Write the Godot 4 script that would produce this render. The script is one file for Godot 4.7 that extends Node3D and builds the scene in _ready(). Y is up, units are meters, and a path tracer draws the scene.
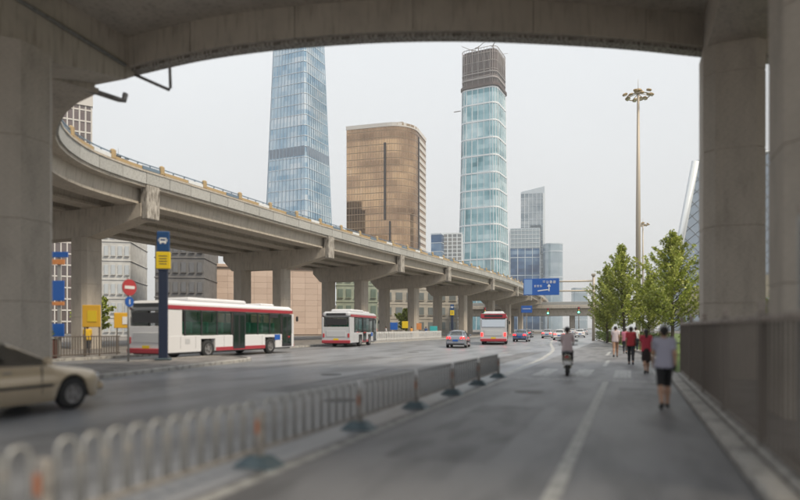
extends Node3D
# A street seen from under a city overpass. Road runs along -z, x to the right, y up, metres.

var M := {}
var taken := {}
var rng := RandomNumberGenerator.new()
var meshes := {}

# ------------------------------------------------------------------ naming
func numbered(called: String) -> String:
	var n: int = taken.get(called, 0)
	taken[called] = n + 1
	return called if n == 0 else "%s_%03d" % [called, n]

func thing(called: String, label: String, category: String, at := Vector3.ZERO, turn := 0.0, group := "") -> Node3D:
	var o := Node3D.new()
	o.name = numbered(called)
	add_child(o)
	o.position = at
	o.rotation.y = turn
	o.set_meta("label", label)
	o.set_meta("category", category)
	if group != "":
		o.set_meta("group", group)
	return o

func part(called: String, mesh: Mesh, mat: Material, parent: Node, at := Transform3D(), kind := "") -> MeshInstance3D:
	var o := MeshInstance3D.new()
	o.name = called
	o.mesh = mesh
	o.material_override = mat
	parent.add_child(o, true)
	o.transform = at
	if kind != "":
		o.set_meta("kind", kind)
	return o

func setting(called: String, mesh: Mesh, mat: Material) -> MeshInstance3D:
	var o := part(numbered(called), mesh, mat, self)
	o.set_meta("kind", "structure")
	return o

func T(p: Vector3, b := Basis()) -> Transform3D:
	return Transform3D(b, p)

# ------------------------------------------------------------------ shapes
func mb(smooth := false) -> SurfaceTool:
	var st := SurfaceTool.new()
	st.begin(Mesh.PRIMITIVE_TRIANGLES)
	st.set_smooth_group(0 if smooth else -1)
	return st

func done(st: SurfaceTool) -> ArrayMesh:
	st.generate_normals()
	return st.commit()

func tri(st: SurfaceTool, a: Vector3, b: Vector3, c: Vector3) -> void:   # counter-clockwise seen from outside
	st.add_vertex(a)
	st.add_vertex(c)
	st.add_vertex(b)

func quad(st: SurfaceTool, a: Vector3, b: Vector3, c: Vector3, d: Vector3) -> void:
	tri(st, a, b, c)
	tri(st, a, c, d)

func box(st: SurfaceTool, c: Vector3, s: Vector3, b := Basis()) -> void:
	var h := s * 0.5
	var v := []
	for i in 8:
		v.append(c + b * Vector3(h.x if i & 1 else -h.x, h.y if i & 2 else -h.y, h.z if i & 4 else -h.z))
	quad(st, v[4], v[5], v[7], v[6])
	quad(st, v[1], v[0], v[2], v[3])
	quad(st, v[5], v[1], v[3], v[7])
	quad(st, v[0], v[4], v[6], v[2])
	quad(st, v[6], v[7], v[3], v[2])
	quad(st, v[0], v[1], v[5], v[4])

func hull8(st: SurfaceTool, v: Array) -> void:   # as box, corners given
	quad(st, v[4], v[5], v[7], v[6])
	quad(st, v[1], v[0], v[2], v[3])
	quad(st, v[5], v[1], v[3], v[7])
	quad(st, v[0], v[4], v[6], v[2])
	quad(st, v[6], v[7], v[3], v[2])
	quad(st, v[0], v[1], v[5], v[4])

func bev(st: SurfaceTool, c: Vector3, s: Vector3, e: float, b := Basis()) -> void:   # chamfered box
	var h := s * 0.5
	var ring := func(y: float, k: float) -> Array:
		var x := h.x - k
		var z := h.z - k
		var q := e
		var r := []
		for p in [Vector2(x, -z + q), Vector2(x, z - q), Vector2(x - q, z), Vector2(-x + q, z), Vector2(-x, z - q), Vector2(-x, -z + q), Vector2(-x + q, -z), Vector2(x - q, -z)]:
			r.append(c + b * Vector3(p.x, y, p.y))
		return r
	var rings := [ring.call(-h.y, e), ring.call(-h.y + e, 0.0), ring.call(h.y - e, 0.0), ring.call(h.y, e)]
	for k in 3:
		for i in 8:
			var j := (i + 1) % 8
			quad(st, rings[k][j], rings[k][i], rings[k + 1][i], rings[k + 1][j])
	for i in range(1, 7):
		tri(st, rings[3][0], rings[3][i + 1], rings[3][i])
		tri(st, rings[0][0], rings[0][i], rings[0][i + 1])

func boxm(s: Vector3, e := 0.0) -> ArrayMesh:
	var key := "b%s%s" % [s, e]
	if not meshes.has(key):
		var st := mb()
		if e > 0.0:
			bev(st, Vector3.ZERO, s, e)
		else:
			box(st, Vector3.ZERO, s)
		meshes[key] = done(st)
	return meshes[key]

func tube(st: SurfaceTool, pts: Array, radii: Array, n := 8, caps := true) -> void:
	var rings := []
	var up := Vector3.UP
	for i in pts.size():
		var d: Vector3 = (pts[mini(i + 1, pts.size() - 1)] - pts[maxi(i - 1, 0)]).normalized()
		var side := d.cross(up)
		if side.length() < 0.05:
			side = d.cross(Vector3(0.3, 0.1, 1).normalized())
		side = side.normalized()
		up = side.cross(d).normalized()
		var r: float = radii[mini(i, radii.size() - 1)]
		var ring := []
		for k in n:
			var a := TAU * k / n
			ring.append(pts[i] + (side * cos(a) + up * sin(a)) * r)
		rings.append(ring)
	for i in pts.size() - 1:
		for k in n:
			var j := (k + 1) % n
			quad(st, rings[i][j], rings[i][k], rings[i + 1][k], rings[i + 1][j])
	if caps:
		for k in range(1, n - 1):
			tri(st, rings[0][0], rings[0][k], rings[0][k + 1])
			tri(st, rings[-1][0], rings[-1][k + 1], rings[-1][k])

func lathe(st: SurfaceTool, prof: Array, n := 16, x := Transform3D()) -> void:   # prof of Vector2(radius, y), upwards
	for i in prof.size() - 1:
		for k in n:
			var a := TAU * k / n
			var b := TAU * (k + 1) / n
			var p: Vector2 = prof[i]
			var q: Vector2 = prof[i + 1]
			var v := [x * Vector3(p.x * cos(a), p.y, p.x * sin(a)), x * Vector3(p.x * cos(b), p.y, p.x * sin(b)), x * Vector3(q.x * cos(b), q.y, q.x * sin(b)), x * Vector3(q.x * cos(a), q.y, q.x * sin(a))]
			if p.x > 0.0001:
				tri(st, v[0], v[2], v[1])
			if q.x > 0.0001:
				tri(st, v[0], v[3], v[2])

func slab(st: SurfaceTool, poly: PackedVector2Array, y0: float, y1: float) -> void:   # plan polygon (x, z)
	var p := poly
	if Geometry2D.is_polygon_clockwise(p):
		p = poly.duplicate()
		p.reverse()
	var idx := Geometry2D.triangulate_polygon(p)
	for i in range(0, idx.size(), 3):
		var a := p[idx[i]]
		var b := p[idx[i + 1]]
		var c := p[idx[i + 2]]
		if (b - a).cross(c - a) > 0.0:
			var q := b
			b = c
			c = q
		tri(st, Vector3(a.x, y1, a.y), Vector3(b.x, y1, b.y), Vector3(c.x, y1, c.y))
		tri(st, Vector3(a.x, y0, a.y), Vector3(c.x, y0, c.y), Vector3(b.x, y0, b.y))
	for i in p.size():
		var a := p[i]
		var b := p[(i + 1) % p.size()]
		quad(st, Vector3(b.x, y0, b.y), Vector3(a.x, y0, a.y), Vector3(a.x, y1, a.y), Vector3(b.x, y1, b.y))

func sheet(poly: Array, y: float) -> ArrayMesh:
	var st := mb()
	var p := PackedVector2Array(poly)
	var idx := Geometry2D.triangulate_polygon(p)
	for i in range(0, idx.size(), 3):
		var a := p[idx[i]]
		var b := p[idx[i + 1]]
		var c := p[idx[i + 2]]
		if (b - a).cross(c - a) > 0.0:
			var q := b
			b = c
			c = q
		tri(st, Vector3(a.x, y, a.y), Vector3(b.x, y, b.y), Vector3(c.x, y, c.y))
	return done(st)

func rect(x0: float, x1: float, z0: float, z1: float, y: float) -> ArrayMesh:
	return sheet([Vector2(x0, z0), Vector2(x1, z0), Vector2(x1, z1), Vector2(x0, z1)], y)

func slabm(poly: Array, y0: float, y1: float) -> ArrayMesh:
	var st := mb()
	slab(st, PackedVector2Array(poly), y0, y1)
	return done(st)

# a path in plan: array of [Vector2 point, Vector2 normal, length so far]
func path(knots: Array, step: float) -> Array:
	var raw := []
	for i in knots.size() - 1:
		var p0: Vector2 = knots[maxi(i - 1, 0)]
		var p1: Vector2 = knots[i]
		var p2: Vector2 = knots[i + 1]
		var p3: Vector2 = knots[mini(i + 2, knots.size() - 1)]
		var n := maxi(2, int(p1.distance_to(p2) / 0.25))
		for k in n:
			raw.append(p1.cubic_interpolate(p2, p0, p3, float(k) / n))
	raw.append(knots[-1])
	var out := []
	var gone := 0.0
	var want := 0.0
	for i in raw.size():
		if i > 0:
			gone += raw[i].distance_to(raw[i - 1])
		if gone >= want or i == raw.size() - 1:
			var d: Vector2 = (raw[mini(i + 2, raw.size() - 1)] - raw[maxi(i - 2, 0)]).normalized()
			out.append([raw[i], Vector2(d.y, -d.x), gone])
			want = gone + step
	return out

func along(pa: Array, s: float) -> Array:
	for i in pa.size() - 1:
		if pa[i + 1][2] >= s:
			var t: float = (s - pa[i][2]) / maxf(0.001, pa[i + 1][2] - pa[i][2])
			return [pa[i][0].lerp(pa[i + 1][0], t), pa[i][1].lerp(pa[i + 1][1], t).normalized(), s]
	return pa[-1]

func piece(pa: Array, s0: float, s1: float, step: float) -> Array:
	var n := maxi(1, int(ceil((s1 - s0) / step)))
	var r := []
	for i in n + 1:
		r.append(along(pa, lerpf(s0, s1, float(i) / n)))
	return r

# sweep a closed section of Vector2(offset along the normal, y) along a path
func sweep(st: SurfaceTool, pa: Array, sec: Array) -> void:
	var rings := []
	for q in pa:
		var r := []
		for c in sec:
			var p: Vector2 = q[0] + q[1] * c.x
			r.append(Vector3(p.x, c.y, p.y))
		rings.append(r)
	var n := sec.size()
	for i in rings.size() - 1:
		for k in n:
			var j := (k + 1) % n
			quad(st, rings[i][k], rings[i][j], rings[i + 1][j], rings[i + 1][k])
	for k in range(1, n - 1):
		tri(st, rings[0][0], rings[0][k + 1], rings[0][k])
		tri(st, rings[-1][0], rings[-1][k], rings[-1][k + 1])

func sweepm(pa: Array, sec: Array) -> ArrayMesh:
	var st := mb()
	sweep(st, pa, sec)
	return done(st)

func rsec(a: float, b: float, y0: float, y1: float) -> Array:
	return [Vector2(a, y0), Vector2(b, y0), Vector2(b, y1), Vector2(a, y1)]

func table(t: Array, z: float) -> float:
	if z <= t[0][0]:
		return t[0][1]
	for i in t.size() - 1:
		if z <= t[i + 1][0]:
			var k: float = (z - t[i][0]) / (t[i + 1][0] - t[i][0])
			return lerpf(t[i][1], t[i + 1][1], k)
	return t[-1][1]

# ------------------------------------------------------------------ materials
func lin(r: float, g: float, b: float) -> Color:
	return Color(r, g, b).linear_to_srgb()

func mat(called: String, c: Color, rough := 0.8, metal := 0.0, spec := 0.5) -> StandardMaterial3D:
	var m := StandardMaterial3D.new()
	m.resource_name = called
	m.albedo_color = c
	m.roughness = rough
	m.metallic = metal
	m.metallic_specular = spec
	M[called] = m
	return m

func noise(sd: int, freq: float, stops: Array, oct := 5, size := 512, normal := 0.0) -> NoiseTexture2D:
	var n := FastNoiseLite.new()
	n.seed = sd
	n.noise_type = FastNoiseLite.TYPE_SIMPLEX_SMOOTH
	n.frequency = freq
	n.fractal_octaves = oct
	var t := NoiseTexture2D.new()
	t.width = size
	t.height = size
	t.seamless = true
	t.noise = n
	if normal > 0.0:
		t.as_normal_map = true
		t.bump_strength = normal
	else:
		var g := Gradient.new()
		var o := PackedFloat32Array()
		var c := PackedColorArray()
		for s in stops:
			o.append(s[0])
			c.append(s[1])
		g.offsets = o
		g.colors = c
		t.color_ramp = g
	return t

func grey(v: float) -> Color:
	return Color(v, v, v)

func textured(m: StandardMaterial3D, tex: Texture2D, scale: Vector3, det: Texture2D = null, dscale := Vector3.ONE, nrm: Texture2D = null, ns := 0.5) -> void:
	m.albedo_texture = tex
	m.uv1_triplanar = true
	m.uv1_world_triplanar = true
	m.uv1_scale = scale
	if det:
		m.detail_enabled = true
		m.detail_albedo = det
		m.detail_blend_mode = BaseMaterial3D.BLEND_MODE_MUL
		m.detail_uv_layer = BaseMaterial3D.DETAIL_UV_2
		m.uv2_triplanar = true
		m.uv2_world_triplanar = true
		m.uv2_scale = dscale
	if nrm:
		m.normal_enabled = true
		m.normal_texture = nrm
		m.normal_scale = ns

func glow(called: String, c: Color, e: float) -> StandardMaterial3D:
	var m := mat(called, c, 0.4)
	m.emission_enabled = true
	m.emission = c
	m.emission_energy_multiplier = e
	return m

func glass(called: String, c: Color, alpha: float) -> StandardMaterial3D:
	var m := mat(called, Color(c.r, c.g, c.b, alpha), 0.04)
	m.transparency = BaseMaterial3D.TRANSPARENCY_ALPHA
	return m

func materials() -> void:
	var fine := noise(1, 0.05, [[0.0, grey(0.80)], [0.45, grey(0.93)], [1.0, grey(1.0)]], 5)
	var patch := noise(2, 0.012, [[0.0, grey(0.88)], [0.4, grey(0.96)], [1.0, grey(1.0)]], 6)
	var streak := noise(3, 0.02, [[0.0, Color(0.84, 0.82, 0.80)], [0.34, grey(0.96)], [0.5, grey(1.0)], [1.0, grey(1.0)]], 5)
	var rough := noise(4, 0.06, [], 5, 512, 3.0)
	var grain := noise(5, 0.22, [[0.0, grey(0.55)], [0.5, grey(0.9)], [1.0, grey(1.0)]], 3)
	var wear := noise(6, 0.010, [[0.0, grey(0.66)], [0.42, grey(0.86)], [0.6, grey(0.97)], [1.0, grey(1.0)]], 6)
	var m := mat("concrete", lin(0.54, 0.485, 0.415), 0.85)
	textured(m, patch, Vector3.ONE * 0.11, streak, Vector3(0.4, 0.05, 0.4), rough, 0.15)
	m = mat("concrete_column", lin(0.56, 0.50, 0.43), 0.85)
	textured(m, patch, Vector3(0.25, 0.08, 0.25), fine, Vector3(0.3, 1.2, 0.3), rough, 0.12)
	m = mat("concrete_light", lin(0.45, 0.45, 0.435), 0.82)
	textured(m, fine, Vector3.ONE * 0.25, streak, Vector3(0.9, 0.12, 0.9), rough, 0.3)
	m = mat("concrete_pale", lin(0.50, 0.50, 0.485), 0.82)
	textured(m, fine, Vector3.ONE * 0.31, streak, Vector3(1.2, 0.15, 1.2), rough, 0.3)
	m = mat("concrete_stained", lin(0.50, 0.465, 0.42), 0.85)
	textured(m, patch, Vector3.ONE * 0.3, noise(33, 0.02, [[0.0, Color(0.42, 0.38, 0.34)], [0.4, grey(0.75)], [0.55, grey(1.0)], [1.0, grey(1.0)]], 5), Vector3(0.9, 0.1, 0.9), rough, 0.4)
	m = mat("concrete_warm", lin(0.45, 0.40, 0.34), 0.85)
	textured(m, patch, Vector3.ONE * 0.12, streak, Vector3(0.5, 0.07, 0.5), rough, 0.3)
	m = mat("asphalt", lin(0.35, 0.362, 0.39), 0.36)
	textured(m, grain, Vector3.ONE * 0.7, wear, Vector3(0.12, 0.12, 0.03), rough, 0.25)
	m = mat("asphalt_side", lin(0.25, 0.248, 0.258), 0.5)
	textured(m, grain, Vector3.ONE * 0.9, wear, Vector3(0.2, 0.2, 0.05), rough, 0.3)
	m = mat("paving", lin(0.27, 0.25, 0.235), 0.85)
	textured(m, fine, Vector3.ONE * 0.5, wear, Vector3.ONE * 0.2, rough, 0.3)
	m = mat("kerb", lin(0.52, 0.50, 0.47), 0.8)
	textured(m, fine, Vector3.ONE * 0.8, wear, Vector3.ONE * 0.4, rough, 0.3)
	m = mat("earth", lin(0.16, 0.155, 0.14), 0.95)
	textured(m, patch, Vector3.ONE * 0.02, fine, Vector3.ONE * 0.2)
	m = mat("paint_line", lin(0.62, 0.62, 0.60), 0.6)
	textured(m, grain, Vector3.ONE * 1.3, wear, Vector3.ONE * 0.5)
	m = mat("paint_worn", lin(0.66, 0.66, 0.65), 0.6)
	textured(m, grain, Vector3.ONE * 1.3, noise(31, 0.03, [[0.0, grey(0.45)], [0.36, grey(0.6)], [0.46, grey(0.95)], [1.0, grey(1.0)]], 5), Vector3.ONE * 0.6)
	m = mat("asphalt_patch", lin(0.225, 0.223, 0.232), 0.55)
	textured(m, grain, Vector3.ONE * 1.1, wear, Vector3(0.3, 0.3, 0.1), rough, 0.3)
	m = mat("lawn", lin(0.13, 0.20, 0.03), 0.9)
	textured(m, grain, Vector3.ONE * 0.6, wear, Vector3.ONE * 0.25)
	m = mat("galvanised", lin(0.52, 0.52, 0.51), 0.35, 0.25)
	textured(m, fine, Vector3.ONE * 1.5, grain, Vector3.ONE * 2.0)
	m = mat("post_paint", lin(0.42, 0.39, 0.36), 0.5, 0.2)
	textured(m, fine, Vector3.ONE * 1.5, wear, Vector3.ONE * 1.5)
	m = mat("cast_iron", lin(0.10, 0.14, 0.16), 0.5, 0.3)
	textured(m, fine, Vector3.ONE * 3.0)
	m = mat("manhole_iron", lin(0.15, 0.145, 0.14), 0.6, 0.2)
	textured(m, fine, Vector3.ONE * 3.0, grain, Vector3.ONE * 3.0)
	mat("reflector", lin(0.46, 0.16, 0.07), 0.4)
	m = mat("bar_paint", lin(0.14, 0.118, 0.10), 0.55, 0.1)
	m = mat("rail_stone", lin(0.46, 0.39, 0.34), 0.7)
	textured(m, fine, Vector3.ONE * 2.0, wear, Vector3.ONE * 1.0)
	m = mat("pipe_grey", lin(0.34, 0.33, 0.32), 0.5)
	textured(m, fine, Vector3.ONE * 1.5, wear, Vector3.ONE * 1.0)
	mat("railing_tan", lin(0.40, 0.29, 0.155), 0.6)
	mat("railing_blue", lin(0.16, 0.22, 0.29), 0.5, 0.2)
	mat("railing_white", lin(0.66, 0.68, 0.70), 0.5)
	mat("mast_paint", lin(0.42, 0.37, 0.31), 0.5, 0.3)
	mat("lamp_housing", lin(0.33, 0.24, 0.13), 0.45, 0.3)
	mat("lamp_dark", lin(0.05, 0.05, 0.055), 0.45, 0.3)
	mat("lamp_glass", lin(0.6, 0.58, 0.5), 0.1)
	mat("white_paint", lin(0.72, 0.72, 0.71), 0.35)
	mat("bus_white", lin(0.68, 0.68, 0.70), 0.25)
	mat("bus_grey", lin(0.50, 0.51, 0.53), 0.28)
	mat("bus_red", lin(0.36, 0.035, 0.05), 0.3)
	mat("rubber", lin(0.022, 0.022, 0.023), 0.8)
	mat("rim", lin(0.30, 0.29, 0.29), 0.4, 0.6)
	mat("dark_trim", lin(0.025, 0.025, 0.028), 0.4)
	mat("navy_paint", lin(0.018, 0.028, 0.060), 0.35)
	mat("sign_blue", lin(0.012, 0.10, 0.42), 0.4)
	mat("sign_blue_dark", lin(0.012, 0.06, 0.18), 0.4)
	mat("sign_pale", lin(0.55, 0.62, 0.72), 0.4)
	mat("sign_yellow", lin(0.72, 0.52, 0.015), 0.4)
	mat("sign_red", lin(0.44, 0.045, 0.05), 0.4)
	mat("sign_orange", lin(0.60, 0.24, 0.08), 0.45)
	mat("sign_teal", lin(0.05, 0.42, 0.45), 0.45)
	mat("sign_white", lin(0.75, 0.75, 0.75), 0.4)
	glass("window_tint", Color(0.05, 0.20, 0.15), 0.42)
	glass("car_glass", Color(0.03, 0.045, 0.05), 0.5)
	mat("seat_green", lin(0.08, 0.42, 0.28), 0.6)
	mat("bus_inside", lin(0.36, 0.40, 0.37), 0.7)
	mat("lamp_lens", lin(0.6, 0.62, 0.64), 0.1)
	glow("tail_glow", Color(1.0, 0.10, 0.09), 2.6)
	glow("signal_green_glow", Color(0.45, 1.0, 0.80), 1.6)
	m = mat("bark", lin(0.10, 0.08, 0.06), 0.95)
	textured(m, fine, Vector3.ONE * 2.0, streak, Vector3(3, 0.6, 3))
	m = mat("leaf_green", Color.WHITE, 0.55)
	m.vertex_color_use_as_albedo = true
	m.backlight_enabled = true
	m.backlight = lin(0.26, 0.30, 0.06)
	m = mat("tower_glass", Color.WHITE, 0.07, 0.5)
	m.vertex_color_use_as_albedo = true
	m = mat("tower_bronze", Color.WHITE, 0.03, 0.9)
	m.vertex_color_use_as_albedo = true
	m = mat("wall_tint", Color.WHITE, 0.8)
	m.vertex_color_use_as_albedo = true
	mat("band_white", lin(0.70, 0.74, 0.77), 0.4, 0.1)
	mat("band_pale", lin(0.54, 0.60, 0.66), 0.4, 0.2)
	mat("band_bronze", lin(0.30, 0.22, 0.15), 0.3, 0.5)
	mat("band_dark", lin(0.045, 0.04, 0.04), 0.5)
	mat("fin_blue", lin(0.30, 0.40, 0.50), 0.3, 0.4)
	mat("stone_grey", lin(0.56, 0.54, 0.52), 0.8)
	mat("steel_brown", lin(0.075, 0.048, 0.044), 0.75)
	mat("steel_pale", lin(0.30, 0.27, 0.265), 0.6)

# ------------------------------------------------------------------ far towers
# poly: plan corners around the tower, levels: [height, scale about pivot]
func tower(called: String, label: String, at: Vector3, turn: float, poly: Array, piv: Vector2, levels: Array, fl: float, bay: float, cols: Array, gm: String, bm: String, fm: String, band: Array, fin: Array, sd: int) -> Node3D:
	var t := thing(called, label, "building", at, turn)
	var n := FastNoiseLite.new()
	n.seed = sd
	n.frequency = 0.045
	n.fractal_octaves = 3
	var r := RandomNumberGenerator.new()
	r.seed = sd
	var p := PackedVector2Array(poly)
	if Geometry2D.is_polygon_clockwise(p):
		p.reverse()
	var top: float = levels[-1][0]
	var at_y := func(q: Vector2, y: float, out: float) -> Vector3:
		var s := table(levels, y)
		var v: Vector2 = piv + (q - piv) * s
		if out != 0.0:
			v += (q - piv).normalized() * out
		return Vector3(v.x, y, v.y)
	var g := mb()
	var floors := int(round(top / fl))
	var fh := top / floors
	var walked := 0.0
	for e in p.size():
		var a := p[e]
		var b := p[(e + 1) % p.size()]
		var k := maxi(1, int(round(a.distance_to(b) / bay)))
		for f in floors:
			for i in k:
				var q0 := a.lerp(b, float(i) / k)
				var q1 := a.lerp(b, float(i + 1) / k)
				var v := n.get_noise_2d(walked + i * bay * 0.6, f * fh * 1.6) * 1.1 + r.randf_range(-0.14, 0.14) + n.get_noise_2d(900.0, f * 40.0) * 0.55
				v = clampf(v * 0.5 + 0.5, 0.0, 0.999) * (cols.size() - 1)
				var c: Color = cols[int(v)].lerp(cols[int(v) + 1], v - int(v))
				g.set_color(c)
				var y0 := f * fh
				quad(g, at_y.call(q1, y0, 0.0), at_y.call(q0, y0, 0.0), at_y.call(q0, y0 + fh, 0.0), at_y.call(q1, y0 + fh, 0.0))
		walked += a.distance_to(b)
	part("glass_wall", done(g), M[gm], t)
	var rf := mb()
	var pr := PackedVector2Array()
	for q in p:
		var v: Vector3 = at_y.call(q, top, 0.3)
		pr.append(Vector2(v.x, v.z))
	slab(rf, pr, top + 0.02, top + 1.2)
	part("roof", done(rf), M[bm], t)
	if band:
		var st := mb()
		var f: float = band[0]
		while f < top:
			for e in p.size():
				var a := p[e]
				var b := p[(e + 1) % p.size()]
				var v := []
				for y in [f, f + band[1]]:
					for q in [a, b]:
						v.append(at_y.call(q, y, 0.02))
						v.append(at_y.call(q, y, band[2]))
				quad(st, v[3], v[1], v[5], v[7])
				quad(st, v[1], v[3], v[2], v[0])
				quad(st, v[5], v[4], v[6], v[7])
			f += band[0]
		part("floor_band", done(st), M[bm], t, Transform3D(), "stuff")
	if fin:
		var st := mb()
		for e in p.size():
			var a := p[e]
			var b := p[(e + 1) % p.size()]
			var k := maxi(1, int(round(a.distance_to(b) / fin[0])))
			var d = (b - a).normalized() * fin[1] * 0.5
			for i in k:
				var q := a.lerp(b, float(i) / k)
				for l in levels.size() - 1:
					var v := []
					for y in [levels[l][0], levels[l + 1][0]]:
						for o in [0.02, fin[2]]:
							v.append(at_y.call(q - d, y, o))
							v.append(at_y.call(q + d, y, o))
					quad(st, v[3], v[2], v[6], v[7])
					quad(st, v[2], v[0], v[4], v[6])
					quad(st, v[1], v[3], v[7], v[5])
		part("mullion", done(st), M[fm], t, Transform3D(), "stuff")
	return t

func block(w: float, d: float, cut := 0.0) -> Array:   # front right corner at the origin
	if cut <= 0.0:
		return [Vector2(0, 0), Vector2(-w, 0), Vector2(-w, -d), Vector2(0, -d)]
	return [Vector2(0, -cut), Vector2(-cut, 0), Vector2(-w + cut, 0), Vector2(-w, -cut), Vector2(-w, -d + cut), Vector2(-w + cut, -d), Vector2(-cut, -d), Vector2(0, -d + cut)]

func rounded(w: float, d: float, r: float, n := 5) -> Array:
	var o := []
	for c in [[Vector2(-r, -r), 0.0], [Vector2(-w + r, -r), 0.25], [Vector2(-w + r, -d + r), 0.5], [Vector2(-r, -d + r), 0.75]]:
		for i in n + 1:
			var a: float = (c[1] + 0.25 * i / n) * TAU
			o.append(c[0] + Vector2(cos(a), sin(a)) * r)
	return o

func one_round(w: float, d: float, r: float, n: int) -> Array:   # only the front right corner rounded
	var o := [Vector2(-w, 0), Vector2(-w, -d), Vector2(0, -d)]
	for i in n + 1:
		var a := PI / 2 * i / n
		o.append(Vector2(-r + cos(a) * r, -r + sin(a) * r))
	return o

func L(r: float, g: float, b: float) -> Color:
	return Color(r, g, b)

# ------------------------------------------------------------------ people
func nets(bones: Array, k: float, cell: float, low := -9.0, high := 9.0) -> ArrayMesh:
	var lo := Vector3.ONE * 99.0
	var hi := -lo
	for b in bones:
		for i in 2:
			lo = lo.min(b[i] - Vector3.ONE * (b[2 + i] + cell * 2.0))
			hi = hi.max(b[i] + Vector3.ONE * (b[2 + i] + cell * 2.0))
	lo.y = maxf(lo.y, low - cell * 2.0)
	hi.y = minf(hi.y, high + cell * 2.0)
	var nx := int((hi.x - lo.x) / cell) + 2
	var ny := int((hi.y - lo.y) / cell) + 2
	var nz := int((hi.z - lo.z) / cell) + 2
	var f := PackedFloat32Array()
	f.resize(nx * ny * nz)
	f.fill(9.0)
	for b in bones:
		var a: Vector3 = b[0]
		var ba: Vector3 = b[1] - a
		var ra: float = b[2]
		var rb: float = b[3]
		var l2 := maxf(ba.length_squared(), 0.000001)
		var m := maxf(ra, rb) + k + cell * 1.5
		var p0: Vector3 = (a.min(b[1]) - Vector3.ONE * m - lo) / cell
		var p1: Vector3 = (a.max(b[1]) + Vector3.ONE * m - lo) / cell
		for z in range(maxi(0, int(p0.z)), mini(nz, int(p1.z) + 2)):
			for y in range(maxi(0, int(p0.y)), mini(ny, int(p1.y) + 2)):
				for x in range(maxi(0, int(p0.x)), mini(nx, int(p1.x) + 2)):
					var p := lo + Vector3(x, y, z) * cell - a
					var t := clampf(p.dot(ba) / l2, 0.0, 1.0)
					var d := (p - ba * t).length() - ra - (rb - ra) * t
					var i := x + nx * (y + ny * z)
					var o := f[i]
					var h := k - absf(o - d)
					f[i] = minf(o, d) - (h * h / (4.0 * k) if h > 0.0 else 0.0)
	if low > -8.0 or high < 8.0:
		for z in nz:
			for y in ny:
				var yy := lo.y + y * cell
				var cut := maxf(low - yy, yy - high)
				for x in nx:
					var i := x + nx * (y + ny * z)
					f[i] = maxf(f[i], cut)
	var st := mb(true)
	var at := {}
	var step := [1, nx, nx * ny]
	var verts := []
	for z in nz - 1:
		for y in ny - 1:
			for x in nx - 1:
				var i := x + nx * (y + ny * z)
				var s := 0
				if f[i] < 0.0: s += 1
				if f[i + 1] < 0.0: s += 1
				if f[i + nx] < 0.0: s += 1
				if f[i + nx + 1] < 0.0: s += 1
				var j: int = i + step[2]
				if f[j] < 0.0: s += 1
				if f[j + 1] < 0.0: s += 1
				if f[j + nx] < 0.0: s += 1
				if f[j + nx + 1] < 0.0: s += 1
				if s == 0 or s == 8:
					continue
				var sum := Vector3.ZERO
				var c := 0
				for ax in 3:
					for q in 4:
						var u := (ax + 1) % 3
						var v := (ax + 2) % 3
						var o := Vector3.ZERO
						o[u] = q & 1
						o[v] = q >> 1
						var e: int = i + step[u] * (q & 1) + step[v] * (q >> 1)
						var f0 := f[e]
						var f1: float = f[e + step[ax]]
						if (f0 < 0.0) != (f1 < 0.0):
							o[ax] = f0 / (f0 - f1)
							sum += o
							c += 1
				at[i] = verts.size()
				verts.append(lo + (Vector3(x, y, z) + sum / c) * cell)
	for i in at:
		for ax in 3:
			var f0 := f[i]
			var f1: float = f[i + step[ax]]
			if (f0 < 0.0) == (f1 < 0.0):
				continue
			var u: int = step[(ax + 1) % 3]
			var v: int = step[(ax + 2) % 3]
			if not (at.has(i - u) and at.has(i - v) and at.has(i - u - v)):
				continue
			var q := [verts[at[i]], verts[at[i - u]], verts[at[i - u - v]], verts[at[i - v]]]
			if f0 < 0.0:
				quad(st, q[0], q[1], q[2], q[3])
			else:
				quad(st, q[3], q[2], q[1], q[0])
	return done(st)

func head_mesh() -> ArrayMesh:   # neck root at the origin, looking along -z
	if not meshes.has("head"):
		var b := [
			[Vector3(0, 0.15, 0.012), Vector3(0, 0.16, -0.012), 0.083, 0.080], [Vector3(0, 0.09, -0.02), Vector3(0, 0.055, -0.055), 0.06, 0.036],
			[Vector3(0, 0.03, 0.01), Vector3(0, 0.10, 0.0), 0.052, 0.055], [Vector3(0, 0.125, -0.085), Vector3(0, 0.098, -0.103), 0.009, 0.014],
			[Vector3(-0.018, 0.065, -0.083), Vector3(0.018, 0.065, -0.083), 0.010, 0.010], [Vector3(-0.05, 0.142, -0.078), Vector3(0.05, 0.142, -0.078), 0.010, 0.010],
			[Vector3(-0.082, 0.13, 0.01), Vector3(-0.086, 0.095, 0.005), 0.014, 0.009], [Vector3(0.082, 0.13, 0.01), Vector3(0.086, 0.095, 0.005), 0.014, 0.009]]
		meshes["head"] = nets(b, 0.018, 0.007)
	return meshes["head"]

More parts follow.
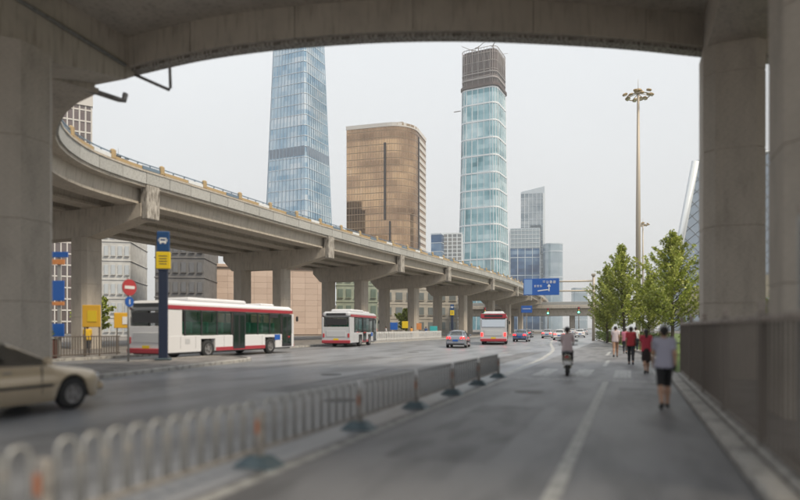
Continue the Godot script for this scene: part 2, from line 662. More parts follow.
func hand_mesh() -> ArrayMesh:   # wrist at the origin, fingers down -y, thumb to -z, palm facing +x
	if not meshes.has("hand"):
		var b := [[Vector3(0, 0.01, 0), Vector3(0, -0.03, 0), 0.022, 0.024], [Vector3(0, -0.03, -0.018), Vector3(0, -0.085, -0.026), 0.016, 0.013], [Vector3(0, -0.03, 0.012), Vector3(0, -0.08, 0.022), 0.016, 0.012]]
		var l := [0.070, 0.078, 0.072, 0.056]
		for i in 4:
			var z := -0.031 + i * 0.020
			var a := Vector3(0, -0.085, z)
			var m: Vector3 = a + Vector3(0.010, -l[i] * 0.5, 0)
			var e: Vector3 = m + Vector3(0.026, -l[i] * 0.42, 0)
			b.append([a, m, 0.0088, 0.0082])
			b.append([m, e, 0.0082, 0.0070])
		b.append([Vector3(0.004, -0.03, -0.022), Vector3(0.016, -0.060, -0.048), 0.012, 0.010])
		b.append([Vector3(0.016, -0.060, -0.048), Vector3(0.026, -0.092, -0.050), 0.010, 0.008])
		meshes["hand"] = nets(b, 0.006, 0.005)
	return meshes["hand"]

# j: joints. Returns the person's node with body, hair, shirt, trousers and shoes.
func person(label: String, at: Vector3, turn: float, tall: float, pose: Dictionary, cols: Dictionary, cell: float, group := "people walking along the side road") -> Node3D:
	var t := thing("person", label, "person", at, turn, group)
	var lean: float = pose.get("lean", 0.03)
	var hipy: float = pose.get("hip", 0.90)
	var pel := Vector3(0, hipy, 0)
	var che := pel + Vector3(0, 0.32 * cos(lean), -0.32 * sin(lean))
	var nek := pel + Vector3(0, 0.50 * cos(lean), -0.50 * sin(lean))
	var skin := []
	var shirt := []
	var legs := []
	var shoes := []
	var hands := []
	skin.append([pel, che, 0.09, 0.09])
	skin.append([che, nek, 0.085, 0.05])
	shirt.append([pel + Vector3(-0.065, -0.06, 0), che + Vector3(-0.042, 0, 0), 0.122, 0.104])
	shirt.append([pel + Vector3(0.065, -0.06, 0), che + Vector3(0.042, 0, 0), 0.122, 0.104])
	shirt.append([che + Vector3(-0.10, 0.10, 0), che + Vector3(0.10, 0.10, 0), 0.085, 0.085])
	for s in [-1.0, 1.0]:
		var sh: Vector3 = nek + Vector3(0.15 * s, -0.05, 0)
		var aa: float = pose.arms[0 if s < 0 else 1][0]
		var ab: float = pose.arms[0 if s < 0 else 1][1]
		var el: Vector3 = sh + Vector3(0.045 * s, -0.27 * cos(aa), -0.27 * sin(aa))
		var wr: Vector3 = el + Vector3(0.0, -0.235 * cos(ab), -0.235 * sin(ab))
		skin.append([nek + Vector3(0.05 * s, -0.03, 0), sh, 0.05, 0.052])
		skin.append([sh, el, 0.046, 0.037])
		skin.append([el, wr, 0.037, 0.024])
		shirt.append([nek + Vector3(0.06 * s, -0.05, 0), sh, 0.062, 0.062])
		var sl: float = cols.get("sleeve", 0.6)
		shirt.append([sh, sh.lerp(el, sl), 0.062, 0.058])
		hands.append(Transform3D(Basis(Vector3.RIGHT, ab) * Basis().scaled(Vector3(-s, 1, 1)), wr))
		var la: float = pose.legs[0 if s < 0 else 1][0]
		var lb: float = pose.legs[0 if s < 0 else 1][1]
		var hp := pel + Vector3(0.078 * s, -0.03, 0)
		var kn: Vector3 = hp + Vector3(pose.get("splay", 0.0) * s, -0.42 * cos(la), -0.42 * sin(la))
		var an: Vector3 = kn + Vector3(0, -0.40 * cos(lb), -0.40 * sin(lb))
		skin.append([hp, kn, 0.078, 0.052])
		skin.append([kn, kn.lerp(an, 0.35), 0.052, 0.056])
		skin.append([kn.lerp(an, 0.35), an, 0.056, 0.034])
		var lo: float = cols.get("leg", 0.9)
		legs.append([hp + Vector3(0, 0.05, 0), hp, 0.085, 0.098])
		legs.append([hp, kn, 0.094, 0.068])
		if lo > 0.5:
			legs.append([kn, kn.lerp(an, (lo - 0.5) * 2.0), 0.070, 0.058])
		var fd := Vector3(0, -sin(lb * 0.5) * 0.0, -1).rotated(Vector3.RIGHT, clampf(-(-lb) * 0.7, -0.9, 0.4))
		shoes.append([an + Vector3(0, -0.035, 0.03), an + Vector3(0, -0.045, 0) + fd * 0.09, 0.040, 0.044])
		shoes.append([an + Vector3(0, -0.045, 0) + fd * 0.09, an + Vector3(0, -0.052, 0) + fd * 0.15, 0.042, 0.034])
		skin.append([an, an + Vector3(0, -0.04, 0), 0.034, 0.034])
	if cols.get("skirt", false):
		legs.append([pel + Vector3(0, 0.05, 0), pel + Vector3(0, -0.35, 0), 0.13, 0.17])
	var st := mb(true)
	st.append_from(nets(skin, 0.035, cell), 0, Transform3D())
	st.append_from(head_mesh(), 0, Transform3D(Basis(Vector3.RIGHT, -lean * 0.5), nek + Vector3(0, -0.01, 0)))
	for h in hands:
		st.append_from(hand_mesh(), 0, h)
	var k := Transform3D(Basis().scaled(Vector3.ONE * tall / 1.66), Vector3(0, pose.get("lift", 0.0), 0))
	var body := part("body", st.commit(), mat("skin_%s" % cols.skin, lin(0.42, 0.25, 0.17) if cols.skin == 0 else lin(0.34, 0.19, 0.12), 0.55), t, k)
	part("shirt", nets(shirt, 0.05, cell, hipy - 0.10), mat("cloth_%s" % t.name, cols.shirt, 0.85), t, k)
	part("trousers", nets(legs, 0.04, cell, -9.0, hipy + 0.04), mat("legs_%s" % t.name, cols.legs, 0.85), t, k)
	for i in 2:
		part("shoe", nets([shoes[i * 2], shoes[i * 2 + 1]], 0.02, cell * 0.6), M.dark_trim, t, k)
	var hm := [[Vector3(0, 0.165, 0.018), Vector3(0, 0.172, -0.010), 0.090, 0.086], [Vector3(0, 0.12, 0.045), Vector3(0, 0.09, 0.045), 0.062, 0.045]]
	if cols.get("bun", false):
		hm.append([Vector3(0, 0.20, 0.09), Vector3(0, 0.215, 0.10), 0.035, 0.03])
	if cols.get("long", false):
		hm.append([Vector3(0, 0.10, 0.055), Vector3(0, -0.06, 0.06), 0.06, 0.045])
	if not meshes.has("hair%s%s" % [cols.get("bun", false), cols.get("long", false)]):
		meshes["hair%s%s" % [cols.get("bun", false), cols.get("long", false)]] = nets(hm, 0.02, 0.01)
	part("hair", meshes["hair%s%s" % [cols.get("bun", false), cols.get("long", false)]], mat("hair_dark", lin(0.015, 0.012, 0.011), 0.5), t, k * Transform3D(Basis(Vector3.RIGHT, -lean * 0.5), nek + Vector3(0, -0.005, 0.004)))
	return t

const WALK := {"arms": [[0.35, 0.65], [-0.30, -0.05]], "legs": [[-0.34, -0.62], [0.32, 0.12]], "lift": -0.005}
const WALK2 := {"arms": [[-0.25, 0.0], [0.3, 0.6]], "legs": [[0.28, 0.10], [-0.30, -0.55]], "lift": -0.005}
const STAND := {"arms": [[0.05, 0.25], [0.0, 0.2]], "legs": [[0.02, -0.02], [-0.02, -0.05]], "lift": 0.0}

# ------------------------------------------------------------------ wheels, cars, buses
func wheel_meshes(r: float, w: float) -> Array:
	var key := "wheel%s" % r
	if not meshes.has(key):
		var turn := Transform3D(Basis(Vector3.BACK, -PI / 2), Vector3.ZERO)   # y axis -> +x
		var st := mb(true)
		lathe(st, [Vector2(r * 0.60, -w / 2), Vector2(r * 0.93, -w / 2), Vector2(r, -w * 0.36), Vector2(r, w * 0.36), Vector2(r * 0.93, w / 2), Vector2(r * 0.60, w / 2)], 28, turn)
		var rm := mb()
		lathe(rm, [Vector2(0.0, -w * 0.40), Vector2(r * 0.60, -w * 0.42), Vector2(r * 0.62, -w * 0.5), Vector2(r * 0.62, w * 0.5), Vector2(r * 0.54, w * 0.46), Vector2(r * 0.5, w * 0.25), Vector2(r * 0.18, w * 0.25), Vector2(r * 0.16, w * 0.42), Vector2(0.0, w * 0.44)], 28, turn)
		for i in 5:
			var a := TAU * i / 5
			box(rm, Vector3(w * 0.34, sin(a) * r * 0.34, cos(a) * r * 0.34), Vector3(w * 0.16, r * 0.13, r * 0.46), Basis(Vector3.RIGHT, -a))
		meshes[key] = [done(st), done(rm)]
	return meshes[key]

func wheel(parent: Node3D, at: Vector3, r: float, w: float, side: float) -> void:
	var m := wheel_meshes(r, w)
	var x := Transform3D(Basis() if side > 0 else Basis(Vector3.UP, PI), at)
	var o := part("wheel", m[0], M.rubber, parent, x)
	part("rim", m[1], M.rim, o)

const CAR_W := [[-2.27, 0.50], [-2.20, 0.66], [-2.05, 0.76], [-1.8, 0.82], [-1.2, 0.86], [0.0, 0.87], [1.4, 0.86], [1.9, 0.81], [2.15, 0.74], [2.24, 0.62]]
const CAR_H := [[-2.27, 0.56], [-2.20, 0.66], [-2.05, 0.73], [-1.7, 0.80], [-1.0, 0.90], [0.0, 0.92], [1.4, 0.97], [1.95, 0.98], [2.18, 0.95], [2.24, 0.86]]
const CAR_R := [[-1.12, 0.88], [-0.75, 1.10], [-0.35, 1.32], [-0.1, 1.40], [0.35, 1.44], [0.85, 1.42], [1.15, 1.34], [1.5, 1.14], [1.85, 0.97]]

func car_shapes() -> Dictionary:
	if meshes.has("car"):
		return meshes["car"]
	var d := {}
	var st := mb(true)
	var rings := []
	var n := 56
	for i in n + 1:
		var z := lerpf(-2.27, 2.24, float(i) / n)
		var w := table(CAR_W, z)
		var h := table(CAR_H, z)
		var yb := 0.20
		for wz in [-1.42, 1.30]:
			var q := absf(z - wz)
			if q < 0.37:
				yb = maxf(yb, 0.30 + sqrt(0.137 - q * q))
		if absf(z) > 2.1:
			yb = 0.30
		var ym := maxf(yb + 0.04, 0.55)
		var side := [Vector2(w * 0.96, yb), Vector2(w, yb + 0.03), Vector2(w * 1.0, ym), Vector2(w * 0.985, maxf(ym + 0.03, h - 0.10)), Vector2(w * 0.93, h - 0.02), Vector2(w * 0.80, h + 0.005), Vector2(w * 0.4, h + 0.025)]
		var r := []
		for q in side:
			r.append(Vector3(q.x, q.y, z))
		for k in range(side.size() - 1, -1, -1):
			r.append(Vector3(-side[k].x, side[k].y, z))
		rings.append(r)
	for i in n:
		for k in rings[i].size() - 1:
			quad(st, rings[i][k], rings[i][k + 1], rings[i + 1][k + 1], rings[i + 1][k])
	for i in [0, n]:
		var c := Vector3(0, 0.5, rings[i][0].z)
		for k in rings[i].size() - 1:
			if i == 0:
				tri(st, c, rings[i][k + 1], rings[i][k])
			else:
				tri(st, c, rings[i][k], rings[i][k + 1])
	d["body"] = done(st)
	var fl := mb()
	box(fl, Vector3(0, 0.30, 0), Vector3(1.5, 0.16, 4.1))
	for wz in [-1.42, 1.30]:
		box(fl, Vector3(0, 0.5, wz), Vector3(1.30, 0.44, 0.80))
	d["floor"] = done(fl)
	# greenhouse shell: at(z, t) with t from belt to the middle of the roof
	var at := func(z: float, t: float, o: float) -> Vector3:
		var h := table(CAR_R, z)
		var bh := table(CAR_H, z) - 0.02
		var wb := 0.80 - 0.02 * absf(z)
		var rise := clampf((h - bh) / 0.5, 0.0, 1.0)
		var wr := lerpf(wb, 0.60, rise)
		var p: Vector2
		if t < 0.7:
			p = Vector2(wb, bh).lerp(Vector2(wr, h - 0.07 * rise), t / 0.7)
		else:
			var k := (t - 0.7) / 0.3
			p = Vector2(lerpf(wr, 0.0, k), lerpf(h - 0.07 * rise, h, sin(k * PI / 2)))
		return Vector3(p.x + o * (1.0 if t < 0.7 else 0.3), p.y + (o if t >= 0.69 else 0.0), z)
	var strip := func(s: SurfaceTool, z0: float, z1: float, t0: float, t1: float, o: float, sides: Array) -> void:
		for sd in sides:
			var nz := maxi(1, int((z1 - z0) / 0.1))
			var nt := 3
			for i in nz:
				for k in nt:
					var v := []
					for c in [[0, 0], [1, 0], [1, 1], [0, 1]]:
						var q: Vector3 = at.call(lerpf(z0, z1, float(i + c[0]) / nz), lerpf(t0, t1, float(k + c[1]) / nt), o)
						q.x *= sd
						v.append(q)
					if sd > 0:
						quad(s, v[1], v[0], v[3], v[2])
					else:
						quad(s, v[0], v[1], v[2], v[3])
	var g := mb(true)
	strip.call(g, -1.12, -0.20, 0.70, 1.0, 0.0, [1, -1])
	d["windscreen"] = done(g)
	g = mb(true)
	strip.call(g, 1.10, 1.85, 0.70, 1.0, 0.0, [1, -1])
	d["rear_window"] = done(g)
	for sd in [1, -1]:
		for q in [["front", -0.95, 0.18], ["rear", 0.18, 1.35]]:
			g = mb(true)
			strip.call(g, q[1], q[2], 0.0, 0.70, 0.0, [sd])
			d["side_%s%d" % [q[0], sd]] = done(g)
	var rf := mb(true)
	strip.call(rf, -0.20, 1.12, 0.66, 1.0, 0.008, [1, -1])
	strip.call(rf, -1.14, -0.18, 0.62, 0.76, 0.008, [1, -1])
	strip.call(rf, 1.08, 1.86, 0.0, 0.80, 0.008, [1, -1])
	strip.call(rf, 0.14, 0.24, 0.0, 0.72, 0.008, [1, -1])
	strip.call(rf, -1.12, -0.86, 0.0, 0.72, 0.008, [1, -1])
	d["roof"] = done(rf)
	var ins := mb()
	for x in [-0.36, 0.36]:
		bev(ins, Vector3(x, 0.80, 0.25), Vector3(0.46, 0.66, 0.14), 0.04)
		bev(ins, Vector3(x, 1.18, 0.28), Vector3(0.24, 0.16, 0.09), 0.03)
	bev(ins, Vector3(0, 0.82, 1.15), Vector3(1.25, 0.62, 0.16), 0.04)
	bev(ins, Vector3(0, 0.80, -0.85), Vector3(1.3, 0.16, 0.3), 0.04)
	d["seat"] = done(ins)
	meshes["car"] = d
	return d

func car(label: String, at: Vector3, turn: float, paint: Material, lit: bool, group := "cars on the main road") -> Node3D:
	var d := car_shapes()
	var t := thing("car", label, "car", at, turn, group)
	part("body", d.body, paint, t)
	part("underbody", d.floor, M.dark_trim, t)
	part("roof", d.roof, paint, t)
	part("windscreen", d.windscreen, M.car_glass, t)
	part("rear_window", d.rear_window, M.car_glass, t)
	for k in ["side_front1", "side_front-1", "side_rear1", "side_rear-1"]:
		part("side_window", d[k], M.car_glass, t)
	part("seat", d.seat, M.bus_inside, t)
	for sx in [-1.0, 1.0]:
		for wz in [-1.42, 1.30]:
			wheel(t, Vector3(sx * 0.74, 0.31, wz), 0.31, 0.20, sx)
		part("headlight", boxm(Vector3(0.36, 0.13, 0.10), 0.03), M.lamp_lens, t, T(Vector3(sx * 0.56, 0.62, -2.13), Basis(Vector3.UP, sx * -0.35)))
		part("tail_light", boxm(Vector3(0.34, 0.17, 0.08), 0.02), M.tail_glow if lit else M.sign_red, t, T(Vector3(sx * 0.56, 0.80, 2.19), Basis(Vector3.UP, sx * 0.25)))
		part("wing_mirror", boxm(Vector3(0.20, 0.13, 0.09), 0.03), paint, t, T(Vector3(sx * 0.93, 0.99, -0.78)))
		for z in [-0.16, 0.92]:
			part("door_handle", boxm(Vector3(0.03, 0.03, 0.16), 0.01), M.rim, t, T(Vector3(sx * 0.865, 0.80, z + 0.12)))
		part("rubbing_strip", boxm(Vector3(0.02, 0.05, 1.9), 0.008), M.dark_trim, t, T(Vector3(sx * 0.872, 0.52, 0.0)))
	for z in [-0.72, 0.20, 1.02]:
		part("door_seam", boxm(Vector3(1.738, 0.50, 0.010)), M.dark_trim, t, T(Vector3(0, 0.62, z)))
	part("front_bumper", boxm(Vector3(1.44, 0.18, 0.16), 0.05), paint, t, T(Vector3(0, 0.40, -2.22)))
	part("rear_bumper", boxm(Vector3(1.50, 0.20, 0.14), 0.05), paint, t, T(Vector3(0, 0.42, 2.22)))
	part("grille", boxm(Vector3(0.66, 0.11, 0.05), 0.015), M.dark_trim, t, T(Vector3(0, 0.60, -2.25)))
	part("number_plate", boxm(Vector3(0.44, 0.14, 0.02)), M.sign_blue, t, T(Vector3(0, 0.60, 2.27)))
	return t

func bus(label: String, at: Vector3, turn: float, len: float, skin: Material, lit: bool, rear_red := false) -> Node3D:
	var t := thing("bus", label, "bus", at, turn, "city buses")
	var h := len / 2
	# heading -z, doors on +x
	var st := mb()
	var cuts := [-h, -h + 2.7 - 0.56, -h + 2.7 + 0.56, h - 3.1 - 0.56, h - 3.1 + 0.56, h]
	for k in 5:
		var zc: float = (cuts[k] + cuts[k + 1]) / 2
		var zl: float = cuts[k + 1] - cuts[k]
		if k % 2 == 0:
			bev(st, Vector3(0, 0.78, zc), Vector3(2.5, 0.86, zl), 0.03)
		else:
			box(st, Vector3(0, 1.12, zc), Vector3(2.49, 0.17, zl + 0.06))
	bev(st, Vector3(0, 2.73, 0), Vector3(2.46, 0.50, len - 0.06), 0.16)
	for sx in [-1.0, 1.0]:
		for z in [-h + 0.10, h - 0.10]:
			bev(st, Vector3(sx * 1.17, 1.83, z), Vector3(0.16, 1.34, 0.2), 0.03)
	bev(st, Vector3(-1.21, 1.83, h - 0.75), Vector3(0.06, 1.34, 1.5), 0.01)
	bev(st, Vector3(1.21, 1.83, h - 0.62), Vector3(0.06, 1.34, 1.0), 0.01)
	bev(st, Vector3(0, 1.42, h - 0.06), Vector3(2.3, 0.55, 0.1), 0.02)
	part("body", done(st), skin, t)
	for sx in [-1.0, 1.0]:
		part("roof_stripe", boxm(Vector3(0.02, 0.20, len - 0.3), 0.005), M.bus_red, t, T(Vector3(sx * 1.235, 2.64, 0)))
		part("skirt", boxm(Vector3(0.03, 0.20, len - 7.0), 0.005), M.bus_red, t, T(Vector3(sx * 1.255, 0.46, -0.2)))
	part("floor", boxm(Vector3(2.3, 0.1, len - 0.3)), M.bus_inside, t, T(Vector3(0, 1.23, 0)))
	part("underbody", boxm(Vector3(2.2, 0.3, len - 0.5)), M.dark_trim, t, T(Vector3(0, 0.42, 0)))
	var nb := int(len / 1.45)
	var step := (len - 1.6) / nb
	var doors := [0, nb / 2]
	for sx in [-1.0, 1.0]:
		for i in nb:
			var z := -h + 0.25 + step * (i + 0.5)
			part("pillar", boxm(Vector3(0.06, 1.34, 0.10), 0.01), M.dark_trim, t, T(Vector3(sx * 1.20, 1.83, z + step / 2)))
			if sx > 0 and i in doors:
				var o := part("door", boxm(Vector3(0.05, 2.05, step - 0.14), 0.01), M.dark_trim, t, T(Vector3(1.25, 1.44, z)))
				for q in [-1, 1]:
					part("pane", boxm(Vector3(0.02, 1.75, (step - 0.14) * 0.5 - 0.12), 0.004), M.window_tint, o, T(Vector3(0.025, 0.02, q * (step - 0.14) * 0.25)))
			else:
				part("window", boxm(Vector3(0.03, 1.26, step - 0.12), 0.006), M.window_tint, t, T(Vector3(sx * 1.20, 1.83, z)))
				part("seat", boxm(Vector3(0.85, 0.62, 0.14), 0.04), M.seat_green, t, T(Vector3(sx * 0.68, 1.62, z)))
	part("windscreen", boxm(Vector3(2.1, 1.30, 0.04), 0.01), M.window_tint, t, T(Vector3(0, 1.85, -h + 0.06)))
	part("destination_panel", boxm(Vector3(1.9, 0.26, 0.05), 0.01), M.dark_trim, t, T(Vector3(0, 2.68, -h + 0.02)))
	part("rear_window", boxm(Vector3(1.9, 0.52, 0.05), 0.01), M.dark_trim, t, T(Vector3(0, 2.10, h - 0.02)))
	part("rear_sign", boxm(Vector3(1.7, 0.20, 0.04), 0.01), M.dark_trim, t, T(Vector3(0, 2.74, h)))
	part("engine_hatch", boxm(Vector3(1.7, 0.50, 0.05), 0.015), M.bus_grey, t, T(Vector3(0, 1.12, h + 0.01)))
	part("rear_bumper", boxm(Vector3(2.46, 0.26, 0.14), 0.04), M.bus_red, t, T(Vector3(0, 0.46, h + 0.02)))
	part("front_bumper", boxm(Vector3(2.46, 0.26, 0.14), 0.04), M.bus_red, t, T(Vector3(0, 0.46, -h - 0.02)))
	part("number_plate", boxm(Vector3(0.44, 0.14, 0.02)), M.sign_yellow, t, T(Vector3(0, 0.66, h + 0.05)))
	if rear_red:
		part("rear_panel", boxm(Vector3(2.40, 0.42, 0.03), 0.01), M.bus_red, t, T(Vector3(0, 2.74, h - 0.012)))
		part("rear_glass_panel", boxm(Vector3(2.2, 0.70, 0.03), 0.01), M.sign_pale, t, T(Vector3(0, 2.05, h + 0.02)))
	for sx in [-1.0, 1.0]:
		part("tail_light", boxm(Vector3(0.16, 0.34, 0.06), 0.02), M.tail_glow if lit else M.sign_red, t, T(Vector3(sx * 1.08, 0.98, h + 0.01)))
		part("headlight", boxm(Vector3(0.34, 0.2, 0.06), 0.02), M.lamp_lens, t, T(Vector3(sx * 0.95, 0.76, -h)))
		part("mirror", boxm(Vector3(0.16, 0.34, 0.10), 0.03), M.dark_trim, t, T(Vector3(sx * 1.42, 2.2, -h - 0.12)))
		for z in [-h + 2.7, h - 3.1]:
			wheel(t, Vector3(sx * 1.11, 0.48, z), 0.48, 0.28, sx)
			part("wheel_arch", boxm(Vector3(0.5, 0.74, 1.11)), M.dark_trim, t, T(Vector3(sx * 0.70, 0.66, z)))
	for z in [-h + 1.65, -h + 3.6, -h + 5.4, h - 4.4, h - 2.1, h - 1.0]:
		part("panel_seam", boxm(Vector3(2.504, 0.62, 0.014)), M.dark_trim, t, T(Vector3(0, 0.86, z)))
	part("side_board", boxm(Vector3(0.02, 0.24, 0.9), 0.004), M.dark_trim, t, T(Vector3(1.235, 2.36, -h + 2.3)))
	part("sticker", boxm(Vector3(0.012, 0.34, 0.62)), M.sign_blue, t, T(Vector3(1.256, 1.02, -h + 1.95)))
	part("filler_flap", boxm(Vector3(0.012, 0.26, 0.34), 0.003), M.bus_grey, t, T(Vector3(1.256, 0.92, h - 1.5)))
	part("roof_hatch", boxm(Vector3(0.8, 0.08, 0.8), 0.02), M.bus_grey, t, T(Vector3(0, 3.0, h - 1.6)))
	st = mb()
	bev(st, Vector3(0, 3.09, len * 0.12), Vector3(1.9, 0.24, len * 0.42), 0.08)
	bev(st, Vector3(0, 3.05, -len * 0.30), Vector3(1.6, 0.16, 1.4), 0.06)
	part("roof_unit", done(st), M.bus_white, t)
	return t

# ------------------------------------------------------------------ vegetation
func leaf(st: SurfaceTool, p: Vector3, s: float, r: RandomNumberGenerator, c: Color) -> void:
	var d := Vector3(r.randf_range(-1, 1), r.randf_range(-0.4, 1), r.randf_range(-1, 1)).normalized()
	var e := d.cross(Vector3(r.randf_range(-1, 1), r.randf_range(-1, 1), r.randf_range(-1, 1)).normalized()).normalized()
	st.set_color(c)
	tri(st, p, p + d * s + e * s * 0.55, p + d * s * 1.15)
	tri(st, p, p + d * s * 1.15, p + d * s - e * s * 0.55)

func ginkgo(sd: int, h: float, rad: float, n: int, ls: float, pale: float) -> Array:
	var r := RandomNumberGenerator.new()
	r.seed = sd
	var wood := mb(true)
	var crown := mb()
	var lean := Vector3(r.randf_range(-0.03, 0.03), 0, r.randf_range(-0.03, 0.03))
	var spine := []
	var rr := []
	for i in 9:
		var t := i / 8.0
		spine.append(Vector3(sin(i * 1.7 + sd) * 0.06, h * 0.95 * t, cos(i * 2.1 + sd) * 0.06) + lean * h * t)
		rr.append(lerpf(0.15, 0.012, pow(t, 0.8)) * h / 9.0)
	tube(wood, spine, rr, 8)
	for b in n:
		var t := 0.16 + 0.82 * (b + r.randf()) / n
		var i := int(t * 8)
		var root: Vector3 = spine[i].lerp(spine[mini(i + 1, 8)], t * 8 - i)
		var az := b * 2.399 + r.randf_range(-0.5, 0.5)
		var shape := sin(clampf((t - 0.06) * 3.2, 0.25, 1.0) * PI * 0.5) if t < 0.36 else pow((1.03 - t) / 0.67, 1.25)
		var ln := rad * shape * r.randf_range(0.45, 1.35) + 0.22
		var up := lerpf(0.22, 1.25, t) + r.randf_range(-0.15, 0.3)
		var dir := Vector3(cos(az), up, sin(az)).normalized()
		var pts := []
		for k in 5:
			var q := k / 4.0
			pts.append(root + dir * ln * q + Vector3(0, 0.12 * ln * q * q, 0) + Vector3(r.randf_range(-0.05, 0.05), 0, r.randf_range(-0.05, 0.05)) * ln)
		tube(wood, pts, [0.035 * h / 9.0, 0.026 * h / 9.0, 0.018 * h / 9.0, 0.012, 0.006], 4)
		var tone := r.randf_range(0.75, 1.3)
		var nc := int(4 + ln * 7.0)
		for k in nc:
			var q := lerpf(0.22, 1.04, (k + r.randf()) / nc)
			var j := clampi(int(q * 4), 0, 3)
			var p: Vector3 = pts[j].lerp(pts[j + 1], q * 4 - j)
			var cr := lerpf(0.30, 0.10, q) * h / 9.0
			var hue := r.randf()
			var c := L(0.25, 0.30, 0.055).lerp(L(0.42, 0.43, 0.105), hue * pale) * tone
			c.a = 1.0
			for m in 6:
				var o := Vector3(r.randfn(0, 0.55), r.randfn(0, 0.45), r.randfn(0, 0.55)) * cr
				leaf(crown, p + o, ls * r.randf_range(0.7, 1.3), r, c * r.randf_range(0.85, 1.15))
	return [done(wood), done(crown)]

func tree(label: String, at: Vector3, sh: Array, turn: float, k: float, group: String) -> void:
	var t := thing("tree", label, "tree", at, turn, group)
	part("trunk", sh[0], M.bark, t, Transform3D(Basis().scaled(Vector3.ONE * k), Vector3.ZERO))
	part("crown", sh[1], M.leaf_green, t, Transform3D(Basis().scaled(Vector3.ONE * k), Vector3.ZERO))

func hedge_mesh(sd: int, s: Vector3, n: int, c0: Color, c1: Color) -> ArrayMesh:
	var r := RandomNumberGenerator.new()
	r.seed = sd
	var st := mb()
	for i in n:
		var p := Vector3(r.randf_range(-0.5, 0.5), pow(r.randf(), 0.6), r.randf_range(-0.5, 0.5))
		p.y *= 1.0 + 0.12 * sin(p.x * s.x * 3.1 + sd) + 0.1 * sin(p.z * s.z * 4.3)
		leaf(st, p * s, 0.09 * r.randf_range(0.7, 1.4), r, c0.lerp(c1, r.randf()))
	return done(st)

# ------------------------------------------------------------------ street furniture
func mast(label: String, at: Vector3, h: float, housing: Material) -> void:
	var t := thing("mast_lamp", label, "street lamp", at, 0.0, "high mast lamps")
	var st := mb(true)
	lathe(st, [Vector2(0.0, 0.0), Vector2(0.34, 0.0), Vector2(0.30, h * 0.5), Vector2(0.15, h - 0.6), Vector2(0.0, h - 0.6)], 14)
	part("pole", done(st), M.mast_paint, t)
	part("base_plate", boxm(Vector3(0.9, 0.06, 0.9), 0.02), M.mast_paint, t, T(Vector3(0, 0.03, 0)))
	st = mb(true)
	var ring := []
	for i in 25:
		ring.append(Vector3(cos(TAU * i / 24), 0, sin(TAU * i / 24)) * 1.45 + Vector3(0, h - 1.35, 0))
	tube(st, ring, [0.07], 6, false)
	for i in 6:
		var a := TAU * i / 6
		tube(st, [Vector3(0, h - 0.95, 0), Vector3(cos(a), 0, sin(a)) * 1.45 + Vector3(0, h - 1.35, 0)], [0.05], 5)
	part("ring", done(st), M.mast_paint, t)
	st = mb(true)
	lathe(st, [Vector2(0.0, h - 0.75), Vector2(0.5, h - 0.75), Vector2(0.55, h - 0.6), Vector2(0.4, h - 0.4), Vector2(0.0, h - 0.3)], 14)
	tube(st, [Vector3(0, h - 0.4, 0), Vector3(0, h + 1.0, 0)], [0.03, 0.015], 5)
	part("cap", done(st), housing, t)
	for i in 12:
		var a := TAU * i / 12 + 0.2
		var rr := 1.75 if i % 2 else 1.35
		var o := part("lamp_head", boxm(Vector3(0.62, 0.30, 0.50), 0.09), housing, t, T(Vector3(cos(a) * rr, h - 1.05 - (0.25 if i % 2 == 0 else 0.0), sin(a) * rr), Basis(Vector3.UP, -a) * Basis(Vector3.BACK, -0.35)))
		part("lens", boxm(Vector3(0.50, 0.03, 0.40)), M.lamp_glass, o, T(Vector3(0, -0.16, 0)))

func totem(label: String, at: Vector3, turn: float, h: float) -> void:
	var t := thing("bus_stop_totem", label, "bus stop sign", at, turn, "bus stop totems")
	part("post", boxm(Vector3(0.40, h - 1.75, 0.16), 0.03), M.navy_paint, t, T(Vector3(0, (h - 1.75) / 2, 0)))
	part("foot", boxm(Vector3(0.7, 0.10, 0.4), 0.03), M.cast_iron, t, T(Vector3(0, 0.05, 0)))
	part("post_cap", boxm(Vector3(0.44, 0.08, 0.20), 0.02), M.navy_paint, t, T(Vector3(0, h - 1.78, 0)))
	var y := part("yellow_panel", boxm(Vector3(0.64, 0.78, 0.14), 0.03), M.sign_yellow, t, T(Vector3(0, h - 1.35, 0)))
	for k in 4:
		part("text_line", boxm(Vector3(0.38 - 0.05 * (k % 2), 0.035, 0.008)), M.navy_paint, y, T(Vector3(0, 0.2 - k * 0.12, 0.072)))
	var b := part("blue_panel", boxm(Vector3(0.56, 0.92, 0.14), 0.03), M.sign_blue_dark, t, T(Vector3(0, h - 0.48, 0)))
	var st := mb()   # bus pictogram
	box(st, Vector3(0, 0.10, 0), Vector3(0.30, 0.05, 0.012))
	box(st, Vector3(0, -0.05, 0), Vector3(0.30, 0.09, 0.012))
	for s in [-1.0, 1.0]:
		box(st, Vector3(s * 0.13, 0.03, 0), Vector3(0.04, 0.10, 0.012))
		box(st, Vector3(s * 0.10, -0.12, 0), Vector3(0.06, 0.05, 0.012))
		box(st, Vector3(s * 0.19, 0.02, 0), Vector3(0.025, 0.10, 0.012))
	part("bus_symbol", done(st), M.sign_white, b, T(Vector3(0, 0.03, 0.074)))

